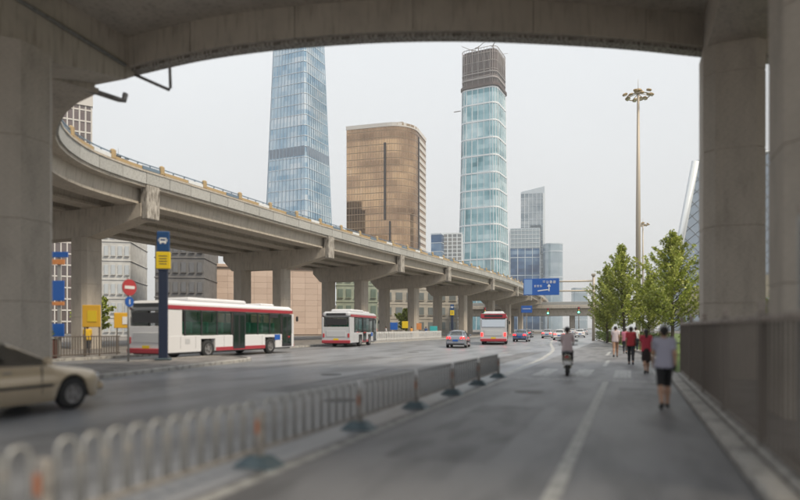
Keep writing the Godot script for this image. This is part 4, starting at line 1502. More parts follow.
	tower("distant_block", "tiny hazy blue block beyond the blue road sign", Vector3(-53.0, 0, -838.0), deg_to_rad(th), rounded(19, 15, 3.0, 3), Vector2(-9, -7), [[0.0, 1.0], [54.0, 1.0]], 4.0, 3.0, pale, "tower_glass", "band_pale", "band_pale", [12.0, 0.7, 0.2], [], 73)
	tower("slim_block", "slim teal glass block glimpsed between the two ginkgo trees", Vector3(31.0, 0, -508.0), deg_to_rad(th), block(4.5, 10), Vector2(-2, -5), [[0.0, 1.0], [57.0, 1.0]], 3.8, 2.0, sea, "tower_glass", "band_white", "band_white", [7.6, 0.5, 0.2], [], 79)
	tower("brown_grid_block", "brown gridded block behind the curve of the elevated road", Vector3(-150.3, 0, -135.2), deg_to_rad(th + 30), block(30, 30), Vector2(-15, -15), [[0.0, 1.0], [72.0, 1.0]], 3.3, 1.6, [L(0.12, 0.10, 0.10), L(0.19, 0.155, 0.15), L(0.27, 0.215, 0.20)], "tower_glass", "stone_grey", "stone_grey", [3.3, 0.42, 0.25], [1.6, 0.30, 0.30], 83)
	part("roof_band", slabm([Vector2(0.5, 0.5), Vector2(-30.5, 0.5), Vector2(-30.5, -30.5), Vector2(0.5, -30.5)], 67.5, 73.6), M.stone_grey, get_node("brown_grid_block"))
	low_block("dark_tower", "dark stepped tower beyond the left edge, mirrored in the bronze glass block", Vector3(-214.0, 0, -14.0), deg_to_rad(75), Vector3(70, 112, 24), lin(0.06, 0.055, 0.05), lin(0.05, 0.05, 0.05), 10, 16)
	for q in [[-24.0, 9.0, 14.0], [-8.0, 15.0, 12.0], [9.0, 12.0, 16.0], [26.0, 6.0, 12.0]]:
		part("roof_block", boxm(Vector3(q[2], q[1], 18)), M.band_dark, get_node("dark_tower"), T(Vector3(q[0], 112.8 + q[1] / 2, 0)))
	# leaning lattice building at the right
	var l := thing("leaning_building", "leaning grey glass building with a diagonal lattice behind the right columns", "building", Vector3(17.0, 0, -370.5), deg_to_rad(th - 32))
	var w := 62.0
	var dp := 42.0
	var hh := 93.0
	var lean := 16.5
	var c := []
	for q in [0, 1]:
		for k in [Vector2(0, 0), Vector2(w, 0), Vector2(w, -dp), Vector2(0, -dp)]:
			c.append(Vector3(k.x + lean * q, hh * q, k.y))
	st = mb()
	for e in 4:
		quad(st, c[(e + 1) % 4], c[e], c[4 + e], c[4 + (e + 1) % 4])
	quad(st, c[4], c[5], c[6], c[7])
	part("glass_wall", done(st), mat("lattice_glass", lin(0.36, 0.42, 0.49), 0.15, 0.3), l)
	st = mb(true)
	for e in [0, 3]:
		var p0: Vector3 = c[e]
		var p1: Vector3 = c[(e + 1) % 4]
		var p2: Vector3 = c[4 + (e + 1) % 4]
		var p3: Vector3 = c[4 + e]
		var nu := 9 if e == 0 else 6
		var nv := 14
		for i in nu:
			for k in nv:
				var b := func(u: float, v: float) -> Vector3: return p0.lerp(p1, u / nu).lerp(p3.lerp(p2, u / nu), v / nv)
				tube(st, [b.call(i, k), b.call(i + 1, k + 1)], [0.2], 4, false)
				tube(st, [b.call(i + 1, k), b.call(i, k + 1)], [0.2], 4, false)
	part("lattice", done(st), mat("lattice_steel", lin(0.16, 0.18, 0.20), 0.5, 0.3), l, Transform3D(), "stuff")
	st = mb(true)
	tube(st, [c[0], c[4]], [2.2], 6)
	tube(st, [c[4], c[5]], [0.8], 6)
	part("corner_strip", done(st), M.band_white, l)

func low_block(called: String, label: String, at: Vector3, turn: float, s: Vector3, wall: Color, win: Color, bays: int, floors: int) -> void:
	var t := thing(called, label, "building", at, turn)
	var wm := mat("wall_%s" % t.name, wall, 0.85)
	textured(wm, noise(200 + bays, 0.02, [[0.0, grey(0.8)], [1.0, grey(1.0)]], 5, 256), Vector3.ONE * 0.1)
	part("wall", boxm(s), wm, t, T(Vector3(0, s.y / 2, 0)))
	part("cornice", boxm(Vector3(s.x + 0.6, 0.7, s.z + 0.6), 0.08), wm, t, T(Vector3(0, s.y + 0.36, 0)))
	var gm := mat("pane_%s" % t.name, win, 0.12, 0.2)
	for f in floors:
		var y := s.y * (f + 0.55) / floors
		part("string_course", boxm(Vector3(s.x + 0.24, 0.18, s.z + 0.24), 0.03), wm, t, T(Vector3(0, s.y * f / floors + 0.1, 0)))
		for b in bays:
			var x := s.x * ((b + 0.5) / bays - 0.5)
			var o := part("window", boxm(Vector3(s.x / bays * 0.6, s.y / floors * 0.5, 0.14), 0.02), gm, t, T(Vector3(x, y, s.z / 2 + 0.05)))
			part("sill", boxm(Vector3(s.x / bays * 0.7, 0.12, 0.3), 0.02), wm, o, T(Vector3(0, -s.y / floors * 0.28, 0.08)))

func near_buildings() -> void:
	var th := deg_to_rad(20.93)
	# beige stone building with panel joints behind the viaduct
	var t := thing("beige_building", "long low beige stone building seen beneath the elevated road", "building", Vector3(-68.7, 0, -104.1), 0.607)
	part("wall", boxm(Vector3(25, 13.0, 14)), mat("joint_beige", lin(0.34, 0.27, 0.22), 0.9), t, T(Vector3(0, 6.5, 0)))
	var tones := []
	for k in 4:
		var m := mat("beige_stone_%d" % k, lin(0.52 + 0.02 * k, 0.40 + 0.018 * k, 0.33 + 0.016 * k), 0.8)
		tones.append(m)
	var ps := boxm(Vector3(2.38, 1.08, 0.10), 0.015)
	for r in 11:
		for b in 10:
			part("stone_panel", ps, tones[(r * 5 + b * 3 + (r * b) % 3) % 4], t, T(Vector3(-10.8 + b * 2.4, 0.9 + r * 1.1, 7.05)))
	part("cornice", boxm(Vector3(25.6, 0.6, 14.6), 0.08), tones[0], t, T(Vector3(0, 13.3, 0)))
	low_block("grey_office", "plain grey office block with rows of windows behind the first bus", Vector3(-73.6, 0, -87.0), th + 0.1, Vector3(8, 20, 12), lin(0.19, 0.185, 0.185), lin(0.15, 0.15, 0.155), 6, 6)
	low_block("white_office", "white office block with many windows behind the traffic sign", Vector3(-90.0, 0, -86.0), th + 0.2, Vector3(9, 20, 14), lin(0.66, 0.66, 0.65), lin(0.50, 0.53, 0.55), 8, 6)
	low_block("green_office", "pale green office block beyond the second bus", Vector3(-58.5, 0, -125.0), th + 0.1, Vector3(9, 18, 12), lin(0.40, 0.45, 0.36), lin(0.20, 0.26, 0.22), 5, 5)
	low_block("stone_office", "pale stone office block far beneath the elevated road", Vector3(-58, 0, -160.0), th + 0.2, Vector3(24, 16, 12), lin(0.50, 0.46, 0.40), lin(0.2, 0.22, 0.22), 8, 4)

func far_flyover() -> void:
	var t := thing("far_flyover", "grey flyover crossing the road in the distance below the blue sign", "flyover", Vector3(0, 0, -205))
	part("deck", boxm(Vector3(240, 1.1, 12), 0.1), M.concrete, t, T(Vector3(-10, 8.4, 0)))
	part("girder", boxm(Vector3(240, 2.2, 8), 0.1), M.concrete, t, T(Vector3(-10, 6.7, 0)))
	for z in [-5.8, 5.8]:
		part("parapet", boxm(Vector3(240, 1.0, 0.3), 0.04), M.concrete_light, t, T(Vector3(-10, 9.5, z)))
	for x in [-62, -38, -18, 6, 30, 54]:
		part("column", chamfer_column(1.6, 2.4, 0.3, 5.59), M.concrete_column, t, T(Vector3(x, 0, 0)))
	# rising ramp at the right, beyond the columns
	var r := thing("rising_ramp", "concrete ramp climbing to the right beyond the right columns", "ramp", Vector3(5.5, 0, -62.0), deg_to_rad(4))
	var st := mb()
	var a := Vector3(-0.5, 4.4, 0)
	var b := Vector3(42, 11.5, 0)
	hull8(st, [a + Vector3(0, -1.1, -9), b + Vector3(0, -1.1, -9), a + Vector3(0, 0, -9), b + Vector3(0, 0, -9), a + Vector3(0, -1.1, 0), b + Vector3(0, -1.1, 0), a, b])
	part("deck", done(st), M.concrete_warm, r)
	st = mb()
	hull8(st, [a + Vector3(0, 0.003, -0.3), b + Vector3(0, 0.003, -0.3), a + Vector3(0, 0.9, -0.3), b + Vector3(0, 0.9, -0.3), a + Vector3(0, 0.003, 0.03), b + Vector3(0, 0.003, 0.03), a + Vector3(0, 0.9, 0.03), b + Vector3(0, 0.9, 0.03)])
	part("parapet", done(st), M.concrete_warm, r)
	for x in [3.0, 16.0, 29.0]:
		part("column", chamfer_column(1.4, 1.6, 0.25, 3.9 + x * 0.167 - 0.75), M.concrete_column, r, T(Vector3(x, 0, -4.5)))

func greenery() -> void:
	var g1 := ginkgo(5, 9.8, 3.5, 120, 0.14, 1.0)
	var g2 := ginkgo(9, 9.6, 2.9, 105, 0.14, 0.8)
	tree("largest ginkgo tree with a pointed green crown beside the right column", Vector3(3.15, 0.06, -54.5), g1, 0.4, 1.0, "ginkgo trees beside the side road")
	tree("slim ginkgo tree with a tall pointed crown just left of the largest ginkgo", Vector3(-0.6, 0.06, -61.0), g2, 1.9, 1.02, "ginkgo trees beside the side road")
	tree("shorter ginkgo tree at the left end of the roadside trees", Vector3(-2.3, 0.06, -66.0), g2, 4.0, 0.86, "ginkgo trees beside the side road")
	tree("ginkgo tree filling in low behind the slim and the largest ginkgo", Vector3(1.7, 0.06, -66.0), g1, 2.6, 0.74, "ginkgo trees beside the side road")
	var g3 := ginkgo(14, 7.0, 2.6, 60, 0.30, 0.5)
	var far := [[-4.6, -118.0, 0.8, "dark round tree left of the ginkgos beyond the signal pole"], [8.6, -70.0, 0.9, "bushy tree behind the largest ginkgo beside the ramp"], [14.0, -52.0, 0.75, "bushy tree seen between the two right columns"], [9.0, -46.0, 0.55, "small leafy tree between the right column and the ramp"]]
	for q in far:
		tree(q[3], Vector3(q[0], 0.05, q[1]), g3, q[0], q[2], "background trees")
	var shade := [[-60.0, -30.0, 0.75, "small tree under the elevated road beside the white office"], [-58.5, -53.0, 0.9, "small tree behind the yellow boards under the elevated road"], [-44.0, -118.0, 0.8, "small tree far beneath the elevated road beside the pale green office"], [-68.0, -46.0, 0.6, "low tree in front of the grey office block"]]
	for q in shade:
		tree(q[3], Vector3(q[0], 0.12, q[1]), g3, q[1], q[2], "background trees")
	var hm := hedge_mesh(3, Vector3(2.2, 1.1, 5.0), 6500, L(0.16, 0.24, 0.02), L(0.26, 0.34, 0.04))
	for q in [[4.3, -26.0, "bright green hedge just past the end of the right fence"], [4.6, -31.5, "bright green hedge second behind the right fence"], [4.0, -37.0, "bright green hedge third behind the walkers"], [7.4, -24.0, "bright green hedge glimpsed through the fence between the two columns"]]:
		var t := thing("hedge", q[2], "hedge", Vector3(q[0], 0.06, q[1]), 0.1, "hedges on the lawn")
		part("foliage", hm, M.leaf_green, t)
		for k in 4:
			var st := mb(true)
			tube(st, [Vector3(-0.2, 0, -1.8 + k * 1.2), Vector3(0.1, 0.7, -1.7 + k * 1.2)], [0.03, 0.01], 5)
			part("stem", done(st), M.bark, t)
	var dm := hedge_mesh(4, Vector3(2.0, 1.0, 6.0), 3000, L(0.06, 0.09, 0.02), L(0.11, 0.15, 0.03))
	for q in [[-1.6, -68.0, "dark low hedge under the leftmost ginkgo"], [1.9, -58.0, "dark low hedge under the largest ginkgo"], [-3.0, -80.0, "dark low hedge beyond the roadside ginkgos"]]:
		var t := thing("hedge", q[2], "hedge", Vector3(q[0], 0.06, q[1]), 0.15, "hedges on the lawn")
		part("foliage", dm, M.leaf_green, t)

func fences() -> void:
	var zs := [-0.5, -3.2, -5.95, -8.70, -11.40, -14.05, -16.70, -19.40]
	var lab := ["first low hoop railing panel, cut off at the lower left corner", "second low hoop railing panel, the largest fully seen, ending at the reflector post", "third low hoop railing panel from the camera", "fourth low hoop railing panel from the camera", "fifth low hoop railing panel from the camera", "sixth low hoop railing panel, last but one", "last low hoop railing panel, ending at the zebra crossing"]
	for i in 7:
		railing_panel(lab[i], zs[i], zs[i + 1], -4.02)
	# tall bar fence on the right
	var t := thing("bar_fence", "tall dark bar fence with a pale top rail along the right kerb", "fence", Vector3(1.53, 0.06, 0))
	var bm := boxm(Vector3(0.024, 1.56, 0.024), 0.004)
	var z := -1.5
	var i := 0
	while z > -21.4:
		part("bar", bm, M.bar_paint, t, T(Vector3(0, 0.84, z)))
		z -= 0.22
		i += 1
	for q in [1.66, 0.14]:
		part("rail", boxm(Vector3(0.09 if q > 1 else 0.06, 0.09 if q > 1 else 0.06, 20.0), 0.015), M.rail_stone if q > 1 else M.bar_paint, t, T(Vector3(0, q, -11.5)))
	for zz in [-2.1, -5.4, -8.6, -11.8, -15.0, -18.2, -21.45]:
		var o := part("post", boxm(Vector3(0.10, 1.74, 0.10), 0.012), M.bar_paint, t, T(Vector3(0.0, 0.87, zz)))
		var st := mb(true)
		lathe(st, [Vector2(0.0, 0.0), Vector2(0.05, 0.0), Vector2(0.03, 0.03), Vector2(0.06, 0.075), Vector2(0.055, 0.11), Vector2(0.0, 0.14)], 12)
		part("finial", done(st), M.rail_stone, o, T(Vector3(0, 0.872, 0)))
	part("footing", boxm(Vector3(0.20, 0.10, 20.2), 0.02), M.kerb, t, T(Vector3(0.0, 0.05, -11.5)))
	# white barrier by the second bus stop
	t = thing("white_barrier", "white picket road barrier under the elevated road beside the second bus", "barrier", Vector3(-25.9, 0.12, -70.0))
	var pk := boxm(Vector3(0.06, 1.05, 0.10), 0.01)
	for k in 84:
		part("picket", pk, M.white_paint, t, T(Vector3(0, 0.56, -14.5 + k * 0.35)))
	for y in [0.25, 0.95]:
		part("rail", boxm(Vector3(0.05, 0.08, 29.6), 0.01), M.white_paint, t, T(Vector3(-0.056, y, 0)))
	# dark railing along the island
	t = thing("island_railing", "dark metal railing along the bus stop pavement left of the totem", "railing", Vector3(-25.85, 0.12, -16.0))
	for k in 70:
		part("bar", boxm(Vector3(0.03, 0.95, 0.03)), M.bar_paint, t, T(Vector3(0, 0.58, 2.0 - k * 0.16)))
	for y in [0.15, 1.05]:
		part("rail", boxm(Vector3(0.05, 0.05, 11.3), 0.008), M.bar_paint, t, T(Vector3(0, y, -3.5)))

func round_sign(parent: Node3D, at: Vector3, r: float, m: Material, bar: bool) -> void:
	var st := mb()
	lathe(st, [Vector2(0.0, -0.02), Vector2(r, -0.02), Vector2(r, 0.02), Vector2(0.0, 0.02)], 28, T(at, Basis(Vector3.RIGHT, PI / 2)))
	var o := part("disc", done(st), m, parent)
	if bar:
		part("white_bar", boxm(Vector3(r * 1.4, r * 0.36, 0.008)), M.sign_white, o, T(at + Vector3(0, 0, 0.025)))
	else:
		part("white_arrow", boxm(Vector3(r * 0.22, r * 1.0, 0.008)), M.sign_white, o, T(at + Vector3(0, 0, 0.025)))

func signal_post(label: String, at: Vector3, h: float) -> void:
	var t := thing("traffic_signal", label, "traffic light", at, 0.0, "traffic signals at the crossing")
	var st := mb(true)
	tube(st, [Vector3(0, 0, 0), Vector3(0, h - 0.3, 0)], [0.09, 0.07], 8)
	part("pole", done(st), M.bar_paint, t)
	part("housing", boxm(Vector3(0.46, 1.25, 0.3), 0.05), M.dark_trim, t, T(Vector3(0, h + 0.30, 0)))
	for k in 3:
		st = mb(true)
		lathe(st, [Vector2(0.0, 0.0), Vector2(0.17, 0.0), Vector2(0.14, 0.04), Vector2(0.0, 0.06)], 16, T(Vector3(0, h + 0.70 - k * 0.40, 0.15), Basis(Vector3.RIGHT, PI / 2)))
		part("signal_lamp", done(st), [M.bus_red, M.sign_orange, M.signal_green_glow][k], t)
	var o := OmniLight3D.new()
	o.name = "signal_light"
	o.light_color = Color(0.4, 1.0, 0.8)
	o.light_energy = 0.05
	o.light_size = 0.17
	o.omni_range = 30.0
	o.omni_attenuation = 2.0
	o.shadow_enabled = true
	t.add_child(o)
	o.position = Vector3(0, h - 0.1, 0.45)

func furniture() -> void:
	var th := deg_to_rad(20.93)
	mast("tall mast lamp with a ring of floodlights rising behind the ginkgo trees", Vector3(0.9, 0.0, -87.1), 34.0, M.lamp_housing)
	mast("far smaller mast lamp just right of the tall one", Vector3(3.4, 0.0, -199.4), 34.4, M.lamp_housing)
	mast("mast lamp whose dark head peeps over the curved elevated road", Vector3(-89.6, 0.0, -86.7), 34.3, M.lamp_dark)
	totem("tall navy bus stop totem with blue and yellow panels before the first bus", Vector3(-19.95, 0.13, -21.9), th + 0.15, 5.9)
	totem("distant navy bus stop totem by the white barrier", Vector3(-26.1, 0.12, -91.0), th, 5.2)
	# gantry with the blue direction sign
	var g := thing("sign_gantry", "steel gantry pole with two long arms over the main road", "gantry", Vector3(-4.35, 0, -78.6))
	var st := mb(true)
	tube(st, [Vector3(0, 0, 0), Vector3(0, 8.1, 0)], [0.19, 0.15], 12)
	part("pole", done(st), M.mast_paint, g)
	part("cap", boxm(Vector3(0.5, 0.3, 0.5), 0.06), M.mast_paint, g, T(Vector3(0, 8.2, 0)))
	for y in [7.45, 6.25]:
		st = mb(true)
		tube(st, [Vector3(0, y, 0), Vector3(-8.4, y, 0.9)], [0.11, 0.08], 8)
		part("arm", done(st), M.mast_paint, g)
	var s := thing("direction_sign", "blue direction sign with white lettering and arrow hanging from the gantry arms", "road sign", Vector3(-10.6, 5.75, -77.72), -0.107 + 0.2)
	part("panel", boxm(Vector3(4.4, 2.1, 0.08), 0.02), M.sign_blue, s, T(Vector3(0, 1.05, 0)))
	part("pale_panel", boxm(Vector3(1.0, 1.9, 0.03), 0.006), mat("sign_light_blue", lin(0.20, 0.34, 0.62), 0.4), s, T(Vector3(-1.62, 1.05, 0.06)))
	st = mb()
	for k in 4:   # rows of lettering, each character a few strokes
		var x := 0.35 + k * 0.42
		for q in [[0, 0.12, 0.30, 0.05], [0, -0.02, 0.30, 0.05], [-0.08, 0.02, 0.05, 0.30], [0.09, 0.0, 0.05, 0.26], [0, -0.13, 0.26, 0.05]]:
			if (k * 3 + int(q[2] * 20)) % 4 != 1:
				box(st, Vector3(x + q[0], 1.66 + q[1], 0.055), Vector3(q[2], q[3], 0.02))
	for k in 3:
		var x := -0.75 + k * 0.36
		for q in [[0, 0.10, 0.26, 0.05], [0.02, -0.06, 0.22, 0.05], [-0.05, 0.0, 0.05, 0.26]]:
			box(st, Vector3(x + q[0], 1.15 + q[1], 0.055), Vector3(q[2], q[3], 0.02))
	part("lettering", done(st), M.sign_white, s)
	st = mb()
	box(st, Vector3(0.2, 0.62, 0.055), Vector3(1.3, 0.12, 0.02), Basis(Vector3.BACK, 0.12))
	box(st, Vector3(0.95, 0.80, 0.055), Vector3(0.12, 0.62, 0.02))
	tri(st, Vector3(0.72, 1.08, 0.066), Vector3(1.18, 1.08, 0.066), Vector3(0.95, 1.42, 0.066))
	part("arrow", done(st), M.sign_white, s)
	# two more boards beyond
	s = thing("blue_board", "small blue board on a post below the end of the elevated road", "road sign", Vector3(-20.8, 0, -130.0), 0.1)
	part("panel", boxm(Vector3(2.3, 1.5, 0.08), 0.02), M.sign_blue, s, T(Vector3(0, 5.6, 0)))
	part("post", boxm(Vector3(0.14, 5.0, 0.14), 0.02), M.mast_paint, s, T(Vector3(0, 2.5, -0.12)))
	part("stripe", boxm(Vector3(1.7, 0.12, 0.02)), M.sign_white, s, T(Vector3(0, 5.7, 0.05)))
	s = thing("white_truck", "white box truck crossing the far flyover", "truck", Vector3(-41.0, 8.97, -203.5), PI / 2)
	part("cargo_box", boxm(Vector3(2.4, 2.5, 6.4), 0.1), M.white_paint, s, T(Vector3(0, 2.0, 0.6)))
	part("cab", boxm(Vector3(2.2, 2.0, 1.7), 0.25), M.white_paint, s, T(Vector3(0, 1.5, -3.6)))
	part("windscreen", boxm(Vector3(1.9, 0.8, 0.05)), M.car_glass, s, T(Vector3(0, 1.9, -4.46)))
	part("chassis", boxm(Vector3(2.0, 0.3, 7.6)), M.dark_trim, s, T(Vector3(0, 0.62, -0.4)))
	for sx in [-1.0, 1.0]:
		for z in [-3.3, 2.4]:
			wheel(s, Vector3(sx * 1.0, 0.45, z), 0.45, 0.26, sx)
	signal_post("green traffic signal in the middle distance below the blue sign", Vector3(-15.2, 0, -121.0), 4.6)
	signal_post("green traffic signal beside the gantry pole", Vector3(-9.0, 0, -116.0), 4.6)
	signal_post("green traffic signal left of the far bus under the elevated road", Vector3(-25.2, 0, -110.0), 4.5)
	# pavement under the viaduct
	s = thing("traffic_sign", "round red no entry sign above a round blue sign on a post", "road sign", Vector3(-20.55, 0.13, -20.5), th + 1.1)
	st = mb(true)
	tube(st, [Vector3(0, 0, -0.06), Vector3(0, 3.7, -0.06)], [0.045], 8)
	part("post", done(st), M.galvanised, s)
	round_sign(s, Vector3(0, 3.25, 0), 0.36, M.sign_red, true)
	round_sign(s, Vector3(0, 2.62, 0), 0.22, M.sign_blue, false)
	s = thing("banner_pillar", "slim pillar with blue and orange banners beside the left column", "advertising pillar", Vector3(-26.75, 0.12, -22.1), th)
	part("post", boxm(Vector3(0.16, 5.1, 0.12), 0.02), M.galvanised, s, T(Vector3(0, 2.55, -0.1)))
	for q in [[5.15, 0.28, 1.0, "sign_blue"], [4.78, 0.26, 0.66, "sign_orange"], [3.35, 1.0, 0.62, "sign_blue"], [2.70, 0.18, 0.62, "sign_orange"], [1.35, 0.7, 0.6, "sign_blue"]]:
		part("banner", boxm(Vector3(q[2], q[1], 0.06), 0.012), M[q[3]], s, T(Vector3(0, q[0], 0)))
	for q in [[Vector3(-26.2, 0.12, -23.6), 0.0, "tall yellow notice board on legs beside the pier of the elevated road", Vector2(0.95, 1.15), 2.1], [Vector3(-26.1, 0.12, -26.0), 0.35, "wide yellow notice board with a pale centre before the white office", Vector2(1.5, 0.85), 1.9]]:
		s = thing("notice_board", q[2], "notice board", q[0], th + q[1], "yellow notice boards")
		part("panel", boxm(Vector3(q[3].x, q[3].y, 0.06), 0.02), mat("sign_amber", lin(0.70, 0.40, 0.03), 0.45), s, T(Vector3(0, q[4], 0)))
		part("sheet", boxm(Vector3(q[3].x * 0.5, q[3].y * 0.5, 0.02)), M.sign_white if q[1] > 0 else M.sign_yellow, s, T(Vector3(0.05, q[4], 0.045)))
		for x in [-0.4, 0.4]:
			part("leg", boxm(Vector3(0.06, q[4], 0.06), 0.01), M.bar_paint, s, T(Vector3(x * q[3].x, q[4] / 2, -0.07)))
	s = thing("brick_planter", "dark red planter box at the foot of the left column", "planter", Vector3(-26.5, 0.12, -20.9), th)
	part("box", boxm(Vector3(1.3, 0.95, 0.7), 0.03), mat("planter_red", lin(0.13, 0.055, 0.045), 0.8), s, T(Vector3(0, 0.475, 0)))
	part("rim", boxm(Vector3(1.4, 0.08, 0.8), 0.02), M.kerb, s, T(Vector3(0, 0.99, 0)))
	part("shrub", hedge_mesh(8, Vector3(1.1, 0.5, 0.5), 500, L(0.05, 0.09, 0.02), L(0.10, 0.14, 0.03)), M.leaf_green, s, T(Vector3(0, 1.0, 0)))
	# coloured boards behind the white barrier
	for q in [[-27.6, -74.0, "sign_yellow", "yellow board behind the white barrier", 0.8, 1.9], [-27.4, -79.0, "sign_orange", "orange board behind the white barrier", 0.7, 1.7], [-27.0, -68.5, "sign_blue", "blue board behind the white barrier beside the second bus", 0.9, 1.7], [-27.2, -85.0, "sign_teal", "teal board behind the white barrier", 1.1, 1.3]]:
		s = thing("small_board", q[3], "notice board", Vector3(q[0], 0.12, q[1]), th, "coloured boards by the far bus stop")
		part("panel", boxm(Vector3(q[4], 0.9, 0.06), 0.02), M[q[2]], s, T(Vector3(0, q[5], 0)))
		part("leg", boxm(Vector3(0.07, q[5], 0.07), 0.01), M.bar_paint, s, T(Vector3(0, q[5] / 2, -0.07)))
	# framed board at the right edge
	s = thing("framed_board", "tall metal framed street map board at the right edge behind the fence", "notice board", Vector3(1.86, 0.06, -7.2), 0.0)
	for z in [-1.0, 1.0]:
		var o := part("post", boxm(Vector3(0.09, 2.85, 0.09), 0.015), M.galvanised, s, T(Vector3(0, 1.425, z)))
		st = mb(true)
		lathe(st, [Vector2(0.0, 0.0), Vector2(0.045, 0.0), Vector2(0.03, 0.03), Vector2(0.06, 0.09), Vector2(0.0, 0.15)], 10)
		part("finial", done(st), M.rail_stone, o, T(Vector3(0, 1.425, 0)))
	part("top_rail", boxm(Vector3(0.08, 0.10, 1.9), 0.015), M.galvanised, s, T(Vector3(0, 2.78, 0)))
	part("bottom_rail", boxm(Vector3(0.08, 0.10, 1.9), 0.015), M.galvanised, s, T(Vector3(0, 1.0, 0)))
	part("panel", boxm(Vector3(0.04, 1.66, 1.88)), M.cast_iron, s, T(Vector3(0, 1.89, 0)))
	for k in 4:
		part("text_line", boxm(Vector3(0.01, 0.12, 0.3)), M.sign_teal if k % 2 else M.sign_pale, s, T(Vector3(-0.028, 2.4 - k * 0.28, -0.7)))

func paint(called: String, c: Color, metal := 0.35) -> StandardMaterial3D:
	var m := mat(called, c, 0.24, metal)
	m.clearcoat_enabled = true
	m.clearcoat = 0.8
	m.clearcoat_roughness = 0.05
	return m

func traffic() -> void:
	var gold := paint("paint_gold", lin(0.54, 0.44, 0.31))
	var silver := paint("paint_silver", lin(0.42, 0.43, 0.45))
	var white := paint("paint_white", lin(0.66, 0.66, 0.66), 0.0)
	var blackp := paint("paint_black", lin(0.03, 0.03, 0.035))
	var bluep := paint("paint_blue", lin(0.08, 0.12, 0.22))
	car("champagne gold sedan entering at the left edge", Vector3(-11.12, 0, -7.42), 0.0, gold, false)
	car("grey sedan with red tail lights between the second bus and the far bus", Vector3(-13.5, 0, -49.0), 0.16, paint("paint_dark_silver", lin(0.24, 0.26, 0.30)), true)
	car("dark blue sedan with red tail lights right of the far red bus", Vector3(-12.1, 0, -72.0), 0.05, bluep, true)
	car("white sedan ahead of the dark blue sedan", Vector3(-9.0, 0, -84.0), 0.08, white, true)
	car("silver sedan far ahead below the blue direction sign", Vector3(-12.4, 0, -98.0), 0.08, silver, true)
	car("white sedan far ahead in the right lane near the gantry pole", Vector3(-8.2, 0, -108.0), 0.08, white, false)
	car("black sedan far ahead beside the white barrier", Vector3(-16.5, 0, -104.0), 0.05, blackp, true)
	car("distant silver sedan under the far flyover", Vector3(-10.4, 0, -150.0), 0.08, silver, false)
	car("distant white sedan under the far flyover", Vector3(-14.0, 0, -162.0), 0.05, white, false)
	bus("white and red city bus at the near bus stop with green tinted windows", Vector3(-22.35, 0, -29.3), -0.02, 11.6, M.bus_white, false)
	bus("white city bus seen from its rear corner in the second place", Vector3(-23.6, 0, -49.4), 0.16, 9.0, M.bus_grey, false)
	bus("far bus with a red upper rear and lit red lights", Vector3(-13.1, 0, -61.7), 0.18, 10.5, M.bus_grey, true, true)

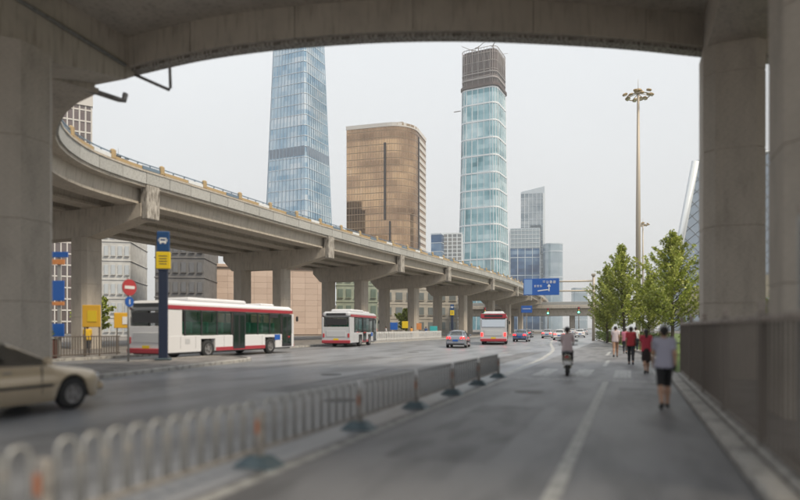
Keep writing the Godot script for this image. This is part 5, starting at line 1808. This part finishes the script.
func walkers() -> void:
	var c := {"skin": 0, "shirt": lin(0.36, 0.35, 0.43), "legs": lin(0.012, 0.012, 0.014), "leg": 0.46, "sleeve": 0.55, "bun": true}
	person("woman in lilac grey top and black knee shorts walking away along the kerb", Vector3(0.62, 0, -13.2), 0.05, 1.66, WALK, c, 0.017)
	c = {"skin": 1, "shirt": lin(0.45, 0.04, 0.05), "legs": lin(0.02, 0.02, 0.025), "leg": 0.9, "sleeve": 0.6}
	person("person in red shirt and dark trousers carrying the black shoulder bag", Vector3(0.0, 0, -28.5), 0.0, 1.68, WALK2, c, 0.025)
	c = {"skin": 0, "shirt": lin(0.50, 0.05, 0.08), "legs": lin(0.03, 0.02, 0.02), "skirt": true, "leg": 0.3, "sleeve": 0.5, "long": true}
	person("long haired person in red top and dark skirt just ahead of the lilac top", Vector3(0.50, 0, -23.0), 0.1, 1.58, WALK, c, 0.028)
	c = {"skin": 1, "shirt": lin(0.66, 0.56, 0.58), "legs": lin(0.36, 0.22, 0.15), "leg": 0.45, "sleeve": 0.5}
	person("person in pale pink shirt and tan shorts left of the walking group", Vector3(-0.8, 0, -35.4), 0.0, 1.72, WALK, c, 0.03)
	c = {"skin": 0, "shirt": lin(0.60, 0.20, 0.28), "legs": lin(0.05, 0.05, 0.06), "leg": 0.9, "sleeve": 0.5}
	person("person in pink top and dark trousers farther along the side road", Vector3(-0.35, 0, -40.5), 0.0, 1.62, WALK2, c, 0.035)
	c = {"skin": 0, "shirt": lin(0.62, 0.64, 0.63), "legs": lin(0.04, 0.05, 0.08), "leg": 0.9, "sleeve": 0.5}
	person("person in white shirt farthest along the side road", Vector3(0.3, 0, -43.0), 0.0, 1.70, WALK, c, 0.035)
	# shoulder bag of the person in red
	var b := thing("shoulder_bag", "black shoulder bag at the side of the person in red shirt", "bag", Vector3(0.26, 0.86, -28.42))
	part("pouch", boxm(Vector3(0.12, 0.30, 0.34), 0.04), M.dark_trim, b, T(Vector3(0, 0.15, 0)))
	var st := mb(true)
	tube(st, [Vector3(0, 0.28, -0.13), Vector3(-0.10, 0.55, -0.05), Vector3(-0.10, 0.55, 0.05), Vector3(0, 0.28, 0.13)], [0.012], 6)
	part("strap", done(st), M.dark_trim, b)
	# people waiting by the far stop
	var g := "people waiting under the elevated road"
	var wait := [[-26.9, -62.5, lin(0.55, 0.05, 0.05), "person in red waiting just right of the second bus", 0.4], [-27.0, -66.0, lin(0.5, 0.5, 0.52), "person in grey waiting behind the white barrier", 2.0], [-27.6, -76.5, lin(0.60, 0.28, 0.06), "person in orange waiting behind the white barrier", 1.0], [-27.4, -82.0, lin(0.05, 0.10, 0.25), "person in navy waiting behind the white barrier", 0.2], [-27.8, -88.0, lin(0.06, 0.34, 0.36), "person in teal waiting behind the white barrier", 1.4], [-27.6, -24.6, lin(0.66, 0.42, 0.03), "person in yellow top standing beside the yellow boards", 0.8]]
	var first: Node3D = null
	for q in wait:
		c = {"skin": 0, "shirt": q[2], "legs": lin(0.03, 0.035, 0.05), "leg": 0.9, "sleeve": 0.7}
		if first == null:
			first = person(q[3], Vector3(q[0], 0.12, q[1]), q[4], 1.68, STAND, c, 0.035, g)
		else:
			var d: Node3D = first.duplicate()
			d.name = numbered("person")
			add_child(d)
			d.position = Vector3(q[0], 0.12, q[1])
			d.rotation.y = q[4]
			d.set_meta("label", q[3])
			d.get_node("shirt").material_override = mat("cloth_%s" % d.name, q[2], 0.85)
	# scooter and rider
	var s := thing("scooter", "electric scooter ridden away over the zebra crossing", "scooter", Vector3(-2.03, 0, -21.4), 0.06)
	wheel(s, Vector3(0, 0.22, -0.62), 0.22, 0.10, 1.0)
	wheel(s, Vector3(0, 0.22, 0.55), 0.22, 0.10, 1.0)
	var shell := paint("scooter_paint", lin(0.10, 0.085, 0.05), 0.1)
	part("rear_body", nets([[Vector3(0, 0.45, 0.15), Vector3(0, 0.52, 0.62), 0.15, 0.13], [Vector3(0, 0.62, 0.1), Vector3(0, 0.64, 0.62), 0.12, 0.11]], 0.06, 0.03), shell, s)
	part("seat", boxm(Vector3(0.26, 0.10, 0.66), 0.04), M.dark_trim, s, T(Vector3(0, 0.78, 0.30)))
	part("floorboard", boxm(Vector3(0.28, 0.08, 0.62), 0.03), shell, s, T(Vector3(0, 0.26, -0.12)))
	part("leg_shield", nets([[Vector3(0, 0.28, -0.42), Vector3(0, 0.88, -0.50), 0.10, 0.09], [Vector3(-0.12, 0.55, -0.42), Vector3(0.12, 0.55, -0.42), 0.07, 0.07]], 0.08, 0.03), shell, s)
	st = mb(true)
	tube(st, [Vector3(-0.32, 1.02, -0.36), Vector3(-0.1, 1.0, -0.46), Vector3(0.1, 1.0, -0.46), Vector3(0.32, 1.02, -0.36)], [0.016], 8)
	tube(st, [Vector3(0, 0.24, -0.62), Vector3(0, 1.0, -0.46)], [0.03], 8)
	part("handlebar", done(st), M.bar_paint, s)
	part("tail_light", boxm(Vector3(0.12, 0.06, 0.04), 0.01), M.sign_red, s, T(Vector3(0, 0.64, 0.75)))
	part("number_plate", boxm(Vector3(0.2, 0.13, 0.01)), M.sign_white, s, T(Vector3(0, 0.45, 0.78)))
	for x in [-0.28, 0.28]:
		part("mirror", boxm(Vector3(0.11, 0.07, 0.02), 0.008), M.dark_trim, s, T(Vector3(x, 1.16, -0.40)))
	c = {"skin": 0, "shirt": lin(0.62, 0.50, 0.51), "legs": lin(0.035, 0.03, 0.028), "leg": 0.9, "sleeve": 0.8}
	person("scooter rider in pale pink top seen from behind", Vector3(-2.03, 0, -21.25), 0.06, 1.66, {"arms": [[0.75, 1.25], [0.75, 1.25]], "legs": [[1.35, 0.15], [1.35, 0.15]], "hip": 0.90, "lean": 0.08, "splay": 0.05}, c, 0.022)
